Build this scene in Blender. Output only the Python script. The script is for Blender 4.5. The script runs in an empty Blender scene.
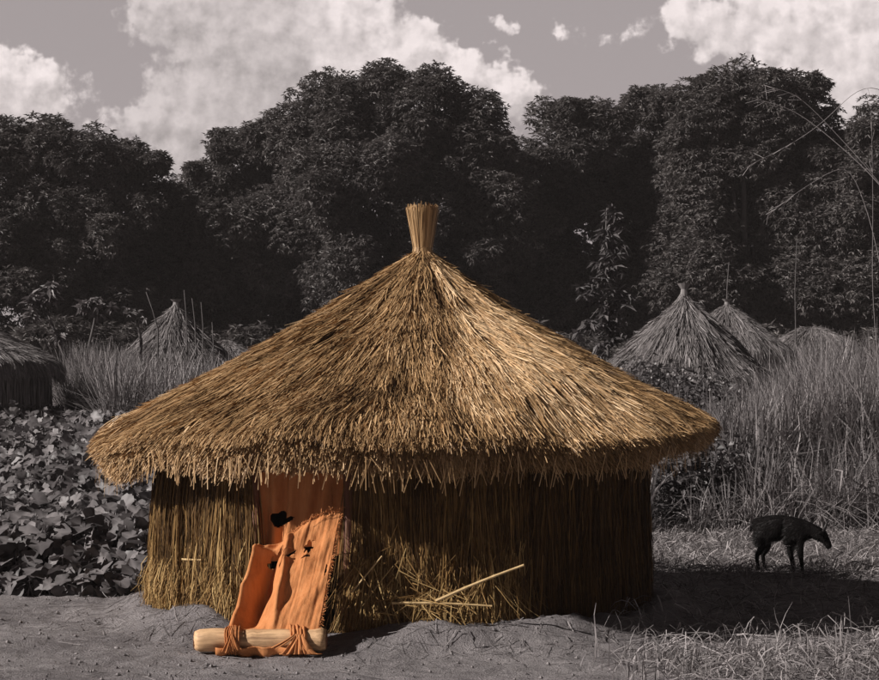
import bpy, math, random
import numpy as np
from mathutils import Vector
random.seed(7)
RNG = np.random.default_rng(11)
S = bpy.context.scene
C = S.collection
R = math.radians
U = lambda a, b, n=None: RNG.uniform(a, b, n)
NR = lambda s, n=None: RNG.normal(0, s, n)

# ------------------------------------------------------------------ camera
F, HX, HY, H = 1940.0, 439.5, 375.0, 2.24      # focal length in photo pixels, horizon row, camera height
cam = bpy.data.objects.new('camera', bpy.data.cameras.new('camera'))
C.objects.link(cam); S.camera = cam
cam.location = (0, 0, H); cam.rotation_euler = (R(90), 0, 0)
cam.data.sensor_width = 36; cam.data.lens = 36 * F / 879
cam.data.shift_y = (HY - 340) / 879
cam.data.clip_start = .1; cam.data.clip_end = 3000

def P(px, py, d):
    return np.array([(px - HX) / F * d, d, H + (HY - py) / F * d])

# ------------------------------------------------------------------ noise
def vnoise(x, y, seed=0):
    x = np.asarray(x, float); y = np.asarray(y, float)
    xi = np.floor(x).astype(np.int64); yi = np.floor(y).astype(np.int64)
    xf = x - xi; yf = y - yi
    xf = xf * xf * (3 - 2 * xf); yf = yf * yf * (3 - 2 * yf)
    def h(a, b):
        n = (a * 374761393 + b * 668265263 + seed * 1442695041) & 0x7fffffff
        n = ((n ^ (n >> 13)) * 1274126177) & 0x7fffffff
        return ((n ^ (n >> 16)) & 0xffff) / 65535.0
    return ((h(xi, yi) * (1 - xf) + h(xi + 1, yi) * xf) * (1 - yf) + (h(xi, yi + 1) * (1 - xf) + h(xi + 1, yi + 1) * xf) * yf)
def fbm(x, y, seed=0, o=4):
    s = 0; a = .5; t = 0
    for i in range(o):
        s = s + a * vnoise(x * 2 ** i, y * 2 ** i, seed + i * 17); t += a; a *= .5
    return s / t
def sstep(a, b, x):
    t = np.clip((x - a) / (b - a), 0, 1); return t * t * (3 - 2 * t)

# ------------------------------------------------------------------ mesh helpers
class MB:
    def __init__(s): s.v = []; s.q = []; s.t = []; s.a = []; s.n = 0
    def add(s, v, q=None, t=None, tone=.5):
        v = np.asarray(v, float).reshape(-1, 3)
        if q is not None and len(q): s.q.append(np.asarray(q, np.int64).reshape(-1, 4) + s.n)
        if t is not None and len(t): s.t.append(np.asarray(t, np.int64).reshape(-1, 3) + s.n)
        s.v.append(v); s.a.append(np.broadcast_to(np.asarray(tone, float), (len(v),)).copy()); s.n += len(v)
        return s
    def build(s, name, mat, parent=None, smooth=False, origin=None):
        v = np.concatenate(s.v); a = np.concatenate(s.a)
        q = np.concatenate(s.q) if s.q else np.zeros((0, 4), np.int64)
        t = np.concatenate(s.t) if s.t else np.zeros((0, 3), np.int64)
        o0 = np.zeros(3)
        if parent is not None: o0 = np.array(parent_world(parent))
        if origin is not None: o0 = np.array(origin)
        v = v - o0
        me = bpy.data.meshes.new(name)
        me.vertices.add(len(v)); me.vertices.foreach_set('co', v.astype(np.float32).ravel())
        idx = np.concatenate([q.ravel(), t.ravel()]).astype(np.int32)
        me.loops.add(len(idx)); me.loops.foreach_set('vertex_index', idx)
        st = np.concatenate([np.arange(len(q)) * 4, len(q) * 4 + np.arange(len(t)) * 3]).astype(np.int32)
        me.polygons.add(len(st)); me.polygons.foreach_set('loop_start', st)
        me.polygons.foreach_set('use_smooth', np.full(len(st), smooth))
        me.update(calc_edges=True); me.validate()
        at = me.attributes.new('tone', 'FLOAT', 'POINT'); at.data.foreach_set('value', a.astype(np.float32))
        me.materials.append(mat)
        ob = bpy.data.objects.new(name, me); C.objects.link(ob)
        if parent is not None:
            ob.parent = parent
        else: ob.location = o0
        return ob
def parent_world(o):
    v = Vector(o.location)
    while o.parent: o = o.parent; v += Vector(o.location)
    return v

def tag(o, label=None, cat=None, group=None, kind=None):
    if label: o['label'] = label
    if cat: o['category'] = cat
    if group: o['group'] = group
    if kind: o['kind'] = kind
    return o
def empty(name, loc, label, cat, group=None):
    o = bpy.data.objects.new(name, None); C.objects.link(o); o.location = tuple(loc); o.empty_display_size = .3
    return tag(o, label, cat, group)

def unit(v): return v / np.maximum(np.linalg.norm(v, axis=-1, keepdims=True), 1e-9)
def ribbons(mb, pts, w, side, tone=.5):
    """pts (N,K,3), w (N,K), side (N,3) or (N,K,3)"""
    N, K, _ = pts.shape
    if side.ndim == 2: side = side[:, None, :]
    L = pts - side * w[..., None] * .5; Rr = pts + side * w[..., None] * .5
    v = np.stack([L, Rr], 2).reshape(-1, 3)
    b = (np.arange(N) * K * 2)[:, None] + (np.arange(K - 1) * 2)[None]
    q = np.stack([b, b + 1, b + 3, b + 2], -1).reshape(-1, 4)
    tn = np.repeat(np.broadcast_to(tone, (N,)), K * 2)
    mb.add(v, q, tone=tn)
def leaves(mb, p, d, n, L, W, fold=.25, tone=.5):
    """diamond leaves: base p, direction d, normal n"""
    d = unit(d); s = unit(np.cross(d, n)); n = np.cross(s, d)
    L = np.broadcast_to(L, (len(p),))[:, None]; W = np.broadcast_to(W, (len(p),))[:, None]
    m = p + d * L * .45
    v = np.stack([p, m + s * W * .5 + n * W * fold, p + d * L - n * L * .12, m - s * W * .5 + n * W * fold], 1).reshape(-1, 3)
    q = np.arange(len(p) * 4).reshape(-1, 4)
    mb.add(v, q, tone=np.repeat(np.broadcast_to(tone, (len(p),)), 4))
def tube(mb, pts, rad, sides=8, tone=.5, caps=True):
    pts = np.asarray(pts, float); K = len(pts); rad = np.broadcast_to(rad, (K,))
    t = unit(np.gradient(pts, axis=0))
    ref = np.array([0, 0, 1.]) if abs(t[0][2]) < .8 else np.array([1., 0, 0])
    v = []
    for i in range(K):
        a = unit(np.cross(t[i], ref)); b = np.cross(t[i], a)
        th = np.arange(sides) * 2 * math.pi / sides
        v.append(pts[i] + rad[i] * (np.cos(th)[:, None] * a + np.sin(th)[:, None] * b))
    v = np.concatenate(v)
    q = [[i * sides + j, i * sides + (j + 1) % sides, (i + 1) * sides + (j + 1) % sides, (i + 1) * sides + j] for i in range(K - 1) for j in range(sides)]
    tr = []
    if caps:
        v = np.concatenate([v, [pts[0], pts[-1]]]); n = K * sides
        tr = [[n, (j + 1) % sides, j] for j in range(sides)] + [[n + 1, (K - 1) * sides + j, (K - 1) * sides + (j + 1) % sides] for j in range(sides)]
    mb.add(v, q, tr, tone)

# ------------------------------------------------------------------ materials
def nodes(name):
    m = bpy.data.materials.new(name); m.use_nodes = True
    nt = m.node_tree; return m, nt, nt.nodes['Principled BSDF']
def ramp(nt, fac, cols):
    r = nt.nodes.new('ShaderNodeValToRGB'); e = r.color_ramp.elements
    while len(e) < len(cols): e.new(.5)
    for el, (p, c) in zip(e, cols): el.position = p; el.color = (*c, 1)
    if fac is not None: nt.links.new(fac, r.inputs[0])
    return r.outputs[0]
def noise(nt, scale, detail=4, rough=.6, coord='Object', vec=None, sc=None):
    n = nt.nodes.new('ShaderNodeTexNoise'); n.inputs['Scale'].default_value = scale
    n.inputs['Detail'].default_value = detail; n.inputs['Roughness'].default_value = rough
    if vec is None:
        tc = nt.nodes.new('ShaderNodeTexCoord'); vec = tc.outputs[coord]
    if sc:
        mp = nt.nodes.new('ShaderNodeMapping'); mp.inputs['Scale'].default_value = sc; nt.links.new(vec, mp.inputs[0]); vec = mp.outputs[0]
    nt.links.new(vec, n.inputs['Vector']); return n.outputs['Fac']
def math_(nt, op, a, b=None, c=None, clamp=False):
    n = nt.nodes.new('ShaderNodeMath'); n.operation = op; n.use_clamp = clamp
    for i, x in enumerate((a, b, c)):
        if x is None: continue
        if isinstance(x, (int, float)): n.inputs[i].default_value = x
        else: nt.links.new(x, n.inputs[i])
    return n.outputs[0]
def strand_mat(name, cols, nscale=1.5, namt=.5, rough=.6, trans=0., spec=.35, back=None):
    """albedo follows the per strand/leaf 'tone' attribute plus a low frequency patchiness"""
    m, nt, b = nodes(name)
    at = nt.nodes.new('ShaderNodeAttribute'); at.attribute_name = 'tone'
    nz = noise(nt, nscale, 3)
    f = math_(nt, 'ADD', at.outputs['Fac'], math_(nt, 'MULTIPLY', math_(nt, 'SUBTRACT', nz, .5), namt), clamp=True)
    col = ramp(nt, f, cols)
    nt.links.new(col, b.inputs['Base Color']); b.inputs['Roughness'].default_value = rough
    b.inputs['Specular IOR Level'].default_value = spec
    if trans:
        tr = nt.nodes.new('ShaderNodeBsdfTranslucent'); nt.links.new(col, tr.inputs[0])
        mx = nt.nodes.new('ShaderNodeMixShader'); mx.inputs[0].default_value = trans
        nt.links.new(b.outputs[0], mx.inputs[1]); nt.links.new(tr.outputs[0], mx.inputs[2])
        nt.links.new(mx.outputs[0], nt.nodes['Material Output'].inputs[0])
    return m
def bumped(nt, b, h, strength=.5, dist=.02):
    bp = nt.nodes.new('ShaderNodeBump'); bp.inputs['Strength'].default_value = strength; bp.inputs['Distance'].default_value = dist
    nt.links.new(h, bp.inputs['Height']); nt.links.new(bp.outputs[0], b.inputs['Normal'])

M = {}
M['thatch'] = strand_mat('golden thatch', [(0, (.135, .074, .034)), (.3, (.33, .195, .088)), (.6, (.56, .345, .165)), (1, (.88, .63, .38))], 1.3, .75, .55)
M['wallstraw'] = strand_mat('hanging wall straw', [(0, (.05, .027, .011)), (.4, (.15, .08, .028)), (.7, (.31, .18, .065)), (1, (.60, .41, .18))], 2.0, .5, .7, 0., .15)
M['core'] = strand_mat('old brown thatch bed', [(0, (.10, .06, .03)), (1, (.22, .14, .07))], 9, .8, .9)
M['greythatch'] = strand_mat('weathered grey thatch', [(0, (.09, .08, .08)), (.5, (.23, .21, .21)), (1, (.42, .385, .385))], 1.5, .8, .6)
M['greycore'] = strand_mat('weathered grey thatch bed', [(0, (.07, .062, .062)), (1, (.13, .12, .12))], 4, .8, .9)
M['mango'] = strand_mat('dark grey mango leaves', [(0, (.065, .058, .057)), (.5, (.15, .135, .132)), (1, (.26, .238, .232))], .35, .7, .5, .25, .3)
M['bark'] = strand_mat('grey bark', [(0, (.05, .045, .045)), (1, (.16, .145, .145))], 3, 1.2, .9)
M['crop'] = strand_mat('broad crop leaves', [(0, (.06, .054, .055)), (.5, (.15, .136, .139)), (1, (.30, .273, .277))], 2.5, .4, .5, .15, .4)
M['grass'] = strand_mat('dry grey grass', [(0, (.08, .072, .073)), (.5, (.22, .20, .202)), (1, (.52, .475, .475))], .9, .8, .6, .2)
M['litter'] = strand_mat('flattened dry grass', [(0, (.09, .08, .08)), (.5, (.22, .20, .20)), (1, (.50, .455, .455))], 1.2, .6, .6, .1)
M['weed'] = strand_mat('leafy grey weeds', [(0, (.035, .031, .032)), (.5, (.08, .072, .074)), (1, (.17, .155, .157))], 1, .4, .5, .15)
M['sapleaf'] = strand_mat('pale young leaves', [(0, (.06, .054, .055)), (.5, (.15, .136, .138)), (1, (.28, .255, .258))], 1, .4, .5, .2)
M['petal'] = strand_mat('white petals', [(0, (.6, .57, .57)), (1, (.75, .72, .72))], 1, .1, .6)
M['stone'] = strand_mat('grey stone', [(0, (.12, .108, .11)), (1, (.34, .31, .31))], 8, .5, .9)

def ground_mat():
    m, nt, b = nodes('trodden grey earth')
    big = noise(nt, .9, 5, .6); mid = noise(nt, 7, 6, .65); fine = noise(nt, 60, 4, .7)
    f = math_(nt, 'ADD', math_(nt, 'MULTIPLY', big, .45), math_(nt, 'ADD', math_(nt, 'MULTIPLY', mid, .4), math_(nt, 'MULTIPLY', fine, .25)))
    nt.links.new(ramp(nt, f, [(.38, (.16, .143, .147)), (.5, (.29, .262, .267)), (.64, (.44, .400, .405))]), b.inputs['Base Color'])
    b.inputs['Roughness'].default_value = .95; b.inputs['Specular IOR Level'].default_value = .15
    bumped(nt, b, math_(nt, 'ADD', math_(nt, 'MULTIPLY', mid, 1.0), math_(nt, 'MULTIPLY', fine, .5)), 1., .09)
    return m
M['ground'] = ground_mat()
def cloth_mat():
    m, nt, b = nodes('faded orange cloth')
    big = noise(nt, 3.5, 5, .7); st = noise(nt, 6, 5, .65, sc=(5, 5, .8)); weave = noise(nt, 160, 2)
    f = math_(nt, 'ADD', math_(nt, 'MULTIPLY', big, .5), math_(nt, 'MULTIPLY', st, .5))
    nt.links.new(ramp(nt, f, [(.3, (.30, .10, .035)), (.40, (.66, .25, .09)), (.6, (.82, .35, .14)), (.8, (.90, .47, .23))]), b.inputs['Base Color'])
    b.inputs['Roughness'].default_value = .85; b.inputs['Specular IOR Level'].default_value = .15
    bumped(nt, b, math_(nt, 'ADD', st, math_(nt, 'MULTIPLY', weave, .3)), .6, .012)
    tr = nt.nodes.new('ShaderNodeBsdfTranslucent'); tr.inputs[0].default_value = (.6, .25, .1, 1)
    mx = nt.nodes.new('ShaderNodeMixShader'); mx.inputs[0].default_value = .18
    nt.links.new(b.outputs[0], mx.inputs[1]); nt.links.new(tr.outputs[0], mx.inputs[2]); nt.links.new(mx.outputs[0], nt.nodes['Material Output'].inputs[0])
    return m
M['cloth'] = cloth_mat()
def wood_mat(name, c0, c1, sc=(.6, 9, 9)):
    m, nt, b = nodes(name)
    g = noise(nt, 4, 6, .65, sc=sc); k = noise(nt, 5, 4)
    f = math_(nt, 'ADD', math_(nt, 'MULTIPLY', g, .65), math_(nt, 'MULTIPLY', k, .4))
    nt.links.new(ramp(nt, f, [(.33, c0), (.48, tuple(.5 * (p_ + q_) for p_, q_ in zip(c0, c1))), (.6, c1)]), b.inputs['Base Color']); b.inputs['Roughness'].default_value = .65
    bumped(nt, b, g, .5, .01); return m
M['log'] = wood_mat('peeled pale log', (.22, .11, .05), (.84, .53, .29))
M['stick'] = wood_mat('dry cane', (.40, .25, .10), (.68, .48, .24), (3, 3, 3))
M['post'] = wood_mat('red brown post', (.10, .035, .02), (.24, .10, .055), (9, 9, .6))
def plain(name, c, r=.6, sp=.3, ns=20, amt=.4):
    m, nt, b = nodes(name); n = noise(nt, ns, 4)
    nt.links.new(ramp(nt, n, [(.3, tuple(x * (1 - amt) for x in c)), (.7, tuple(x * (1 + amt) for x in c))]), b.inputs['Base Color'])
    b.inputs['Roughness'].default_value = r; b.inputs['Specular IOR Level'].default_value = sp; bumped(nt, b, n, .5, .01); return m
M['fur'] = plain('black coat', (.006, .005, .005), .9, .03, 60)
M['coat'] = strand_mat('long black hair', [(0, (.005, .0045, .0045)), (.8, (.014, .012, .012)), (1, (.05, .045, .045))], 6, .6, .5, 0, .2)
M['horn'] = plain('dark horn', (.05, .045, .045), .45)
M['mud'] = plain('dried mud wall', (.15, .085, .045), .95, .1, 8)
M['rope'] = plain('orange rag strip', (.45, .18, .07), .9, .1, 40)

# ------------------------------------------------------------------ terrain
HCX, HCY = -0.33, 18.5
def terrain(x, y):
    x = np.asarray(x, float); y = np.asarray(y, float)
    z = .8 * sstep(32, 62, y) + .9 * sstep(70, 200, y)
    z = z + .05 * (fbm(x * .5, y * .5, 3) - .5) * sstep(0, 6, y)
    near = sstep(60, 30, y)
    z = z + near * (.07 * (fbm(x * 2.2, y * 2.2, 5) - .5) + .05 * (fbm(x * 7, y * 7, 8, 3) - .5))
    dx, dy = x - HCX, y - HCY; r = np.hypot(dx, dy); phi = np.arctan2(dx, -dy)
    ap = np.exp(-((r - 2.45) / .33) ** 2) * (.05 + .22 * fbm(phi * 4 + 5, r * 3.4, 9, 4))
    door = 1 - np.exp(-((phi + .42) / .24) ** 2)
    z = z + ap * door * np.where(r < 2.45, 1, 1)
    z = z + .10 * np.exp(-(((x - .0) / .75) ** 2 + ((y - 15.75) / .25) ** 2)) * (.5 + fbm(x * 5, y * 5, 12))
    z = z + .10 * np.exp(-(((x + 2.1) / .45) ** 2 + ((y - 16.7) / .35) ** 2)) * (.5 + fbm(x * 5, y * 5, 13))
    return z
ys = np.concatenate([np.linspace(-30, 11, 24)[:-1], np.arange(11, 24, .04), np.arange(24, 40, .14), np.geomspace(40, 1500, 60)])
xs0 = np.concatenate([-np.geomspace(6, 900, 40)[::-1], np.arange(-5.96, 5.96, .05), np.geomspace(6, 900, 40)])
X, Y = np.meshgrid(xs0, ys); Z = terrain(X, Y)
g = MB(); ny, nx = X.shape
i = (np.arange(ny - 1)[:, None] * nx + np.arange(nx - 1)[None]).ravel()
g.add(np.stack([X, Y, Z], -1), np.stack([i, i + 1, i + nx + 1, i + nx], -1))
tag(g.build('ground', M['ground'], smooth=True), kind='structure')

# ------------------------------------------------------------------ huts
def hut_roof(parent, cx, cy, z0, pr, pz, apex=(0, 0), nstr=50000, width=.011, L=(.35, .9), mat='thatch', core='core', drop=None, gaps=(), fresh_and_shade=None, hole=None, seed=1, clump=.05, name='roof', ragged=.08, liftk=.018, und=None):
    """thatch: a solid bed plus loose straws laid down the slope; pr,pz is the profile from apex to the drooping eave"""
    pr = np.array(pr, float); pz = np.array(pz, float)
    arc = np.concatenate([[0], np.cumsum(np.hypot(np.diff(pr), np.diff(pz)))]); tot = arc[-1]
    fine = np.linspace(0, tot, 60)
    fr = np.interp(fine, arc, pr); fz = np.interp(fine, arc, pz)
    k = np.array([1, 2, 3, 2, 1]) / 9.
    pad = lambda a: np.concatenate([[2 * a[0] - a[2], 2 * a[0] - a[1]], a, [2 * a[-1] - a[-2], 2 * a[-1] - a[-3]]])
    for _ in range(2):
        fr = np.convolve(pad(fr), k, 'valid'); fz = np.convolve(pad(fz), k, 'valid')
    def surf(phi, s, h):
        r = np.interp(s, fine, fr); z = np.interp(s, fine, fz)
        over = np.maximum(s - tot, 0)
        e = .02
        dr = np.interp(np.minimum(s + e, tot), fine, fr) - np.interp(np.minimum(s, tot - e) , fine, fr); dz = np.interp(np.minimum(s + e, tot), fine, fz) - np.interp(np.minimum(s, tot - e), fine, fz)
        l = np.hypot(dr, dz) + 1e-9; dr, dz = dr / l, dz / l
        r = r + over * dr; z = z + over * dz
        nrm_r, nrm_z = -dz, dr
        lump = clump * (fbm(phi * 14, s * 1.3, seed, 3) - .5) * np.clip(s * 1.5, 0, 1) + clump * 2.2 * (fbm(phi * 2.2 + 9, s * .9, seed + 3, 2) - .5) * np.clip(s, 0, 1)
        hh = h + lump
        f = s / tot
        r = r * (1 + .035 * (fbm(phi * 1.3 + 3, s * 0 + 1, seed + 8, 2) - .5) * f * 2) + hh * nrm_r; z = z + hh * nrm_z
        if drop is not None: z = z - drop(phi) * sstep(tot * .72, tot, s)
        ax, ay = apex[0] * (1 - f), apex[1] * (1 - f)
        return np.stack([cx + ax + r * np.sin(phi), cy + ay - r * np.cos(phi), z0 + z], -1), nrm_r, nrm_z
    # bed
    nphi, ns = 180, 46
    ph = np.linspace(-math.pi, math.pi, nphi, endpoint=False); ss = np.linspace(0, tot * .985, ns)
    PH, SS = np.meshgrid(ph, ss)
    v, _, _ = surf(PH, SS, -.035 + 0 * PH)
    # underside ring, back to the wall
    und_ = []
    for rr, zz in und or ((pr[-1] - .18, pz[-1] + .05), (pr[-1] * .72, pz[-1] + .38), (.05, pz[0] - .25)):
        und_.append(np.stack([cx + rr * np.sin(ph), cy - rr * np.cos(ph), np.full(nphi, z0 + zz)], -1))
    v = np.concatenate([v, np.array(und_)]); n2 = len(v)
    a = np.arange(n2 - 1)[:, None] * nphi; j = np.arange(nphi)[None]; j2 = (j + 1) % nphi
    q = np.stack([a + j, a + nphi + j, a + nphi + j2, a + j2], -1).reshape(-1, 4)
    roof = MB(); roof.add(v, q, tone=.3); rf = roof.build(name, M[core], parent, smooth=True)
    # straws
    rmax = fr.max()
    N = nstr; s0 = np.empty(0); 
    cand = U(0, tot, N * 3); keep = U(0, 1, N * 3) < (.06 + np.interp(cand, fine, fr) / rmax)
    s0 = cand[keep][:N]; N = len(s0)
    phi = U(-math.pi, math.pi, N)
    LL = U(L[0], L[1], N) * np.clip(.45 + s0, 0, 1); LL = np.minimum(LL, tot - s0 + np.abs(NR(ragged, N)) + .02 - ragged * fbm(phi * 9, phi * 0, seed + 5, 2))
    LL = np.maximum(LL, .08)
    K = 5; u = np.linspace(0, 1, K)[None]
    rr = np.maximum(np.interp(s0, fine, fr), .15)
    skew = NR(.09, N) + .22 * (fbm(phi * 5, s0 * 1.5, seed + 20, 2) - .5)
    PHI = phi[:, None] + (skew * LL / (rr + .25))[:, None] * u + (NR(.012, N) / rr)[:, None] * np.sin(u * 3.1)
    SSs = s0[:, None] + LL[:, None] * u
    layer = U(0, 1, N) ** 1.4 * .045
    lift = np.abs(NR(liftk, N))
    Hh = layer[:, None] - .03 + lift[:, None] * u ** 2 
    pts, _, _ = surf(PHI, SSs, Hh)
    # loose ends past the eave sag
    over = np.maximum(SSs - tot, 0); pts[..., 2] -= over * .5
    tang = np.stack([np.cos(phi), np.sin(phi), 0 * phi], -1)
    d = unit(pts[:, -1] - pts[:, 0]); nr = np.cross(tang, d); nr *= np.where(nr[:, 2:3] < 0, -1, 1)
    a = NR(.55, N)[:, None]; side = unit(np.cos(a) * tang + np.sin(a) * nr)
    w = width * U(.6, 1.5, N)[:, None] * np.array([.7, 1, 1, .9, .45])[None]
    tone = np.clip(U(.1, .8, N) + .25 * (fbm(phi * 18, s0 * 2, seed + 30, 2) - .5), 0, 1)
    mid = s0 + LL / 2
    if fresh_and_shade is not None: tone = np.clip(tone + fresh_and_shade(phi, mid), 0, 1)
    ok = np.ones(N, bool)
    for (gp, gs, wp, ws) in gaps:
        for k_ in range(K):
            ok &= ~((np.abs(PHI[:, k_] - gp) < wp * U(.5, 1.2, N)) & (np.abs(SSs[:, k_] - gs) < ws * U(.6, 1.1, N)))
    mb = MB(); ribbons(mb, pts[ok], w[ok], side[ok], tone[ok])
    st = mb.build('thatch_straw', M[mat], rf)
    return rf, surf, tot

def straw_wall(parent, cx, cy, z0, r, h, n, width, doors=(), mat='wallstraw', core='mud', skirt=True, seed=1, skirt_only_from=None):
    def indoor(phi):
        o = np.zeros(phi.shape, bool)
        for a, b in doors: o |= (phi > a) & (phi < b)
        return o
    # core wall, two faces with a thickness
    m = MB(); nseg = 120; ed = np.linspace(-math.pi, math.pi, nseg + 1)
    for i in range(nseg):
        a, b = ed[i], ed[i + 1]; c = (a + b) / 2
        if indoor(np.array([c]))[0]: continue
        v = [(cx + q * math.sin(p), cy - q * math.cos(p), z) for z in (z0 - .1, z0 + h) for q in (r - .10, r - .02) for p in (a, b)]
        m.add(v, [[2, 3, 7, 6], [1, 0, 4, 5], [0, 2, 6, 4], [3, 1, 5, 7]])
    wl = m.build('wall', M[core], parent)
    mb = MB()
    def layer(N, top, bot, roff, flare, wd, tlo, thi, sk=.05):
        phi = U(-math.pi, math.pi, N); phi = phi[~indoor(phi)]; phi = phi[~((roff > 0) & (phi > .47 + NR(.03, len(phi))) & (phi < 2.4) & (n > 5000))]; N = len(phi)
        K = 6; u = np.linspace(0, 1, K)[None]
        zt = U(top[0], top[1], N); zb = U(bot[0], bot[1], N) + .12 * (fbm(phi * 6, phi * 0 + seed, seed, 3) - .5)
        zz = zt[:, None] + (zb - zt)[:, None] * u
        gx = cx + r * np.sin(phi); gy = cy - r * np.cos(phi); gz = terrain(gx, gy)
        zz = z0 + zz; zz = np.maximum(zz, gz[:, None] + .01)
        lump = .08 * (fbm(phi * 7, phi * 0 + 2, seed + 2, 3) - .4) + .06 * (fbm(phi * 40, phi * 0 + 2, seed + 4, 2) - .5)
        rr = r + roff + U(-.03, .035, N)[:, None] + lump[:, None] * (.3 + u) + flare * np.abs(NR(1, N))[:, None] * u ** 2 + NR(.012, (N, K)) + .05 * (fbm(phi * 55, zt * 5, seed + 50, 2) - .5)[:, None] * u ** .5 + (.10 * np.exp(-((phi + 1.25) / .35) ** 2))[:, None] * np.sin(u * 2.4) * (n > 5000)
        ph = phi[:, None] + (NR(sk, N)[:, None] * u + .30 * (fbm(phi * 11, zt * 3, seed + 7, 3) - .5)[:, None] * u) * ((zt - zb) / r)[:, None] + NR(.0028, (N, K))
        pts = np.stack([cx + rr * np.sin(ph), cy - rr * np.cos(ph), zz], -1)
        tang = np.stack([np.cos(phi), np.sin(phi), 0 * phi], -1); nr = np.stack([np.sin(phi), -np.cos(phi), 0 * phi], -1)
        a = NR(.6, N)[:, None]; side = unit(np.cos(a) * tang + np.sin(a) * nr)
        w = wd * U(.6, 1.5, N)[:, None] * np.array([.8, 1, 1, 1, .9, .4])[None]
        ribbons(mb, pts, w, side, np.clip(U(tlo, thi, N) - .22 * sstep(.42, .55, phi) * sstep(2.6, 2.3, phi) * (n > 5000) + .35 * (fbm(phi * 25, phi * 0, seed + 9, 2) - .5), 0, 1))  # main hut: shade of the right-hand wall is put into the straw tone
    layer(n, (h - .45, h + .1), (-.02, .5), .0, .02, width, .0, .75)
    if skirt:
        layer(int(n * .8), (.45, .85), (-.05, .16), .03, .03, width, .2, 1.0, .12)
        layer(int(n * .10), (.3, .75), (0, .35), .05, .07, width, .4, 1.0, .45)
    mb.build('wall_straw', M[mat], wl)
    return wl

# main hut
hz = 0.0
hut = empty('thatched_hut', (HCX, HCY, 0), 'large golden thatched round hut with a bundled straw topknot and straw walls', 'hut')
def drop(phi):
    return .10 * (fbm(phi * 3 + 2, phi * 0, 40, 2) - .5) * 2 + .13 * np.exp(-((phi + 1.08) / .18) ** 2) - .03 * np.exp(-((phi + 1.62) / .28) ** 2) - .03 * np.exp(-((phi - 1.6) / .3) ** 2)
def fresh_and_shade(phi, s):
    seam = .25 + .1 * np.sin(s * 2)
    a = sstep(seam, seam + .06, phi) * sstep(1.25, .75, phi) * sstep(.05, .25, s) * sstep(3.4, 2.6, s)
    b = -.42 * np.exp(-((phi - seam + .05) / .07) ** 2) * sstep(1.6, .6, s)  # shadow line beside the seam, painted as darker straw
    patch = -.25 * sstep(.60, .72, fbm(phi * 5, s * 2.6, 77, 3))
    return .44 * a + b + patch - .03
gaps = [(-.62, 1.55, .030, .14), (-.50, 1.15, .014, .08), (-.9, 2.2, .013, .12), (.52, 1.6, .014, .10), (.75, 2.3, .015, .13), (.62, 2.55, .010, .09), (.95, 2.6, .012, .1), (-.2, 1.7, .008, .09), (.25, .75, .02, .12), (-1.15, 2.7, .012, .12), (.45, 2.8, .010, .1), (-.78, 2.75, .010, .1)]
rf, surf, tot = hut_roof(hut, HCX, HCY, 0, [.07, .38, .90, 1.55, 2.2, 2.70, 2.93], [3.42, 3.18, 2.83, 2.46, 2.11, 1.84, 1.70], apex=(.17, 0), nstr=190000, width=.0078, drop=drop, fresh_and_shade=fresh_and_shade, gaps=gaps, clump=.06, L=(.15, .62), ragged=.04, liftk=.021, und=((2.72, 1.64), (2.15, 1.85), (.05, 3.1)))
# the thick cut edge of the eave: layer under layer of straw ends
mb = MB(); N = 52000
phi = U(-math.pi, math.pi, N); K = 4; u = np.linspace(0, 1, K)[None]
thin = 1 - .45 * sstep(.15, .7, phi); dep = U(0, 1, N) * thin                                  # 0 top layer, 1 lowest layer
lumpy = .05 * (fbm(phi * 16, phi * 0, 141, 3) - .5)
r1 = 2.95 - .17 * dep ** 1.3 + NR(.025, N) + lumpy; r1 = r1 * (1 + .035 * (fbm(phi * 1.3 + 3, phi * 0 + 1, 9, 2) - .5) * 2)
z1 = 1.67 - .26 * dep - drop(phi) + NR(.022, N) + .15 * (fbm(phi * 12, phi * 0, 143, 4) - .5)
ln = U(.10, .34, N); sl = .50 + .42 * dep + NR(.07, N)
r0 = r1 - ln * np.cos(sl); z0_ = z1 + ln * np.sin(sl)
ph = phi[:, None] + (NR(.035, N) / r1)[:, None] * u
rr = r0[:, None] + (r1 - r0)[:, None] * u; zz = z0_[:, None] + (z1 - z0_)[:, None] * u - .02 * u ** 3
pts = np.stack([HCX + rr * np.sin(ph), HCY - rr * np.cos(ph), zz], -1)
tang = np.stack([np.cos(phi), np.sin(phi), 0 * phi], -1); nn_ = np.stack([np.sin(phi) * .5, -np.cos(phi) * .5, .86 + 0 * phi], -1); a = NR(.6, N)[:, None]
ribbons(mb, pts, .0085 * U(.6, 1.5, N)[:, None] * np.array([1, 1, .95, .6])[None], unit(np.cos(a) * tang + np.sin(a) * nn_), np.clip(U(.15, .85, N) + .25 * (fbm(phi * 18, phi * 0, 145, 2) - .5), 0, 1))
N = 900; phi = U(-math.pi, math.pi, N); ln = U(.1, .3, N); r1 = U(2.7, 2.95, N)
pts = np.stack([HCX + r1[:, None] * np.sin(phi[:, None] + NR(.02, N)[:, None] * u), HCY - r1[:, None] * np.cos(phi[:, None] + 0 * u), (1.56 + .08 * sstep(.1, .7, phi) - drop(phi))[:, None] - ln[:, None] * u], -1)
ribbons(mb, pts, np.full((N, K), .007), np.stack([np.cos(phi), np.sin(phi), 0 * phi], -1), U(.1, .8, N))
mb.build('eave_fringe', M['thatch'], rf)
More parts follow.
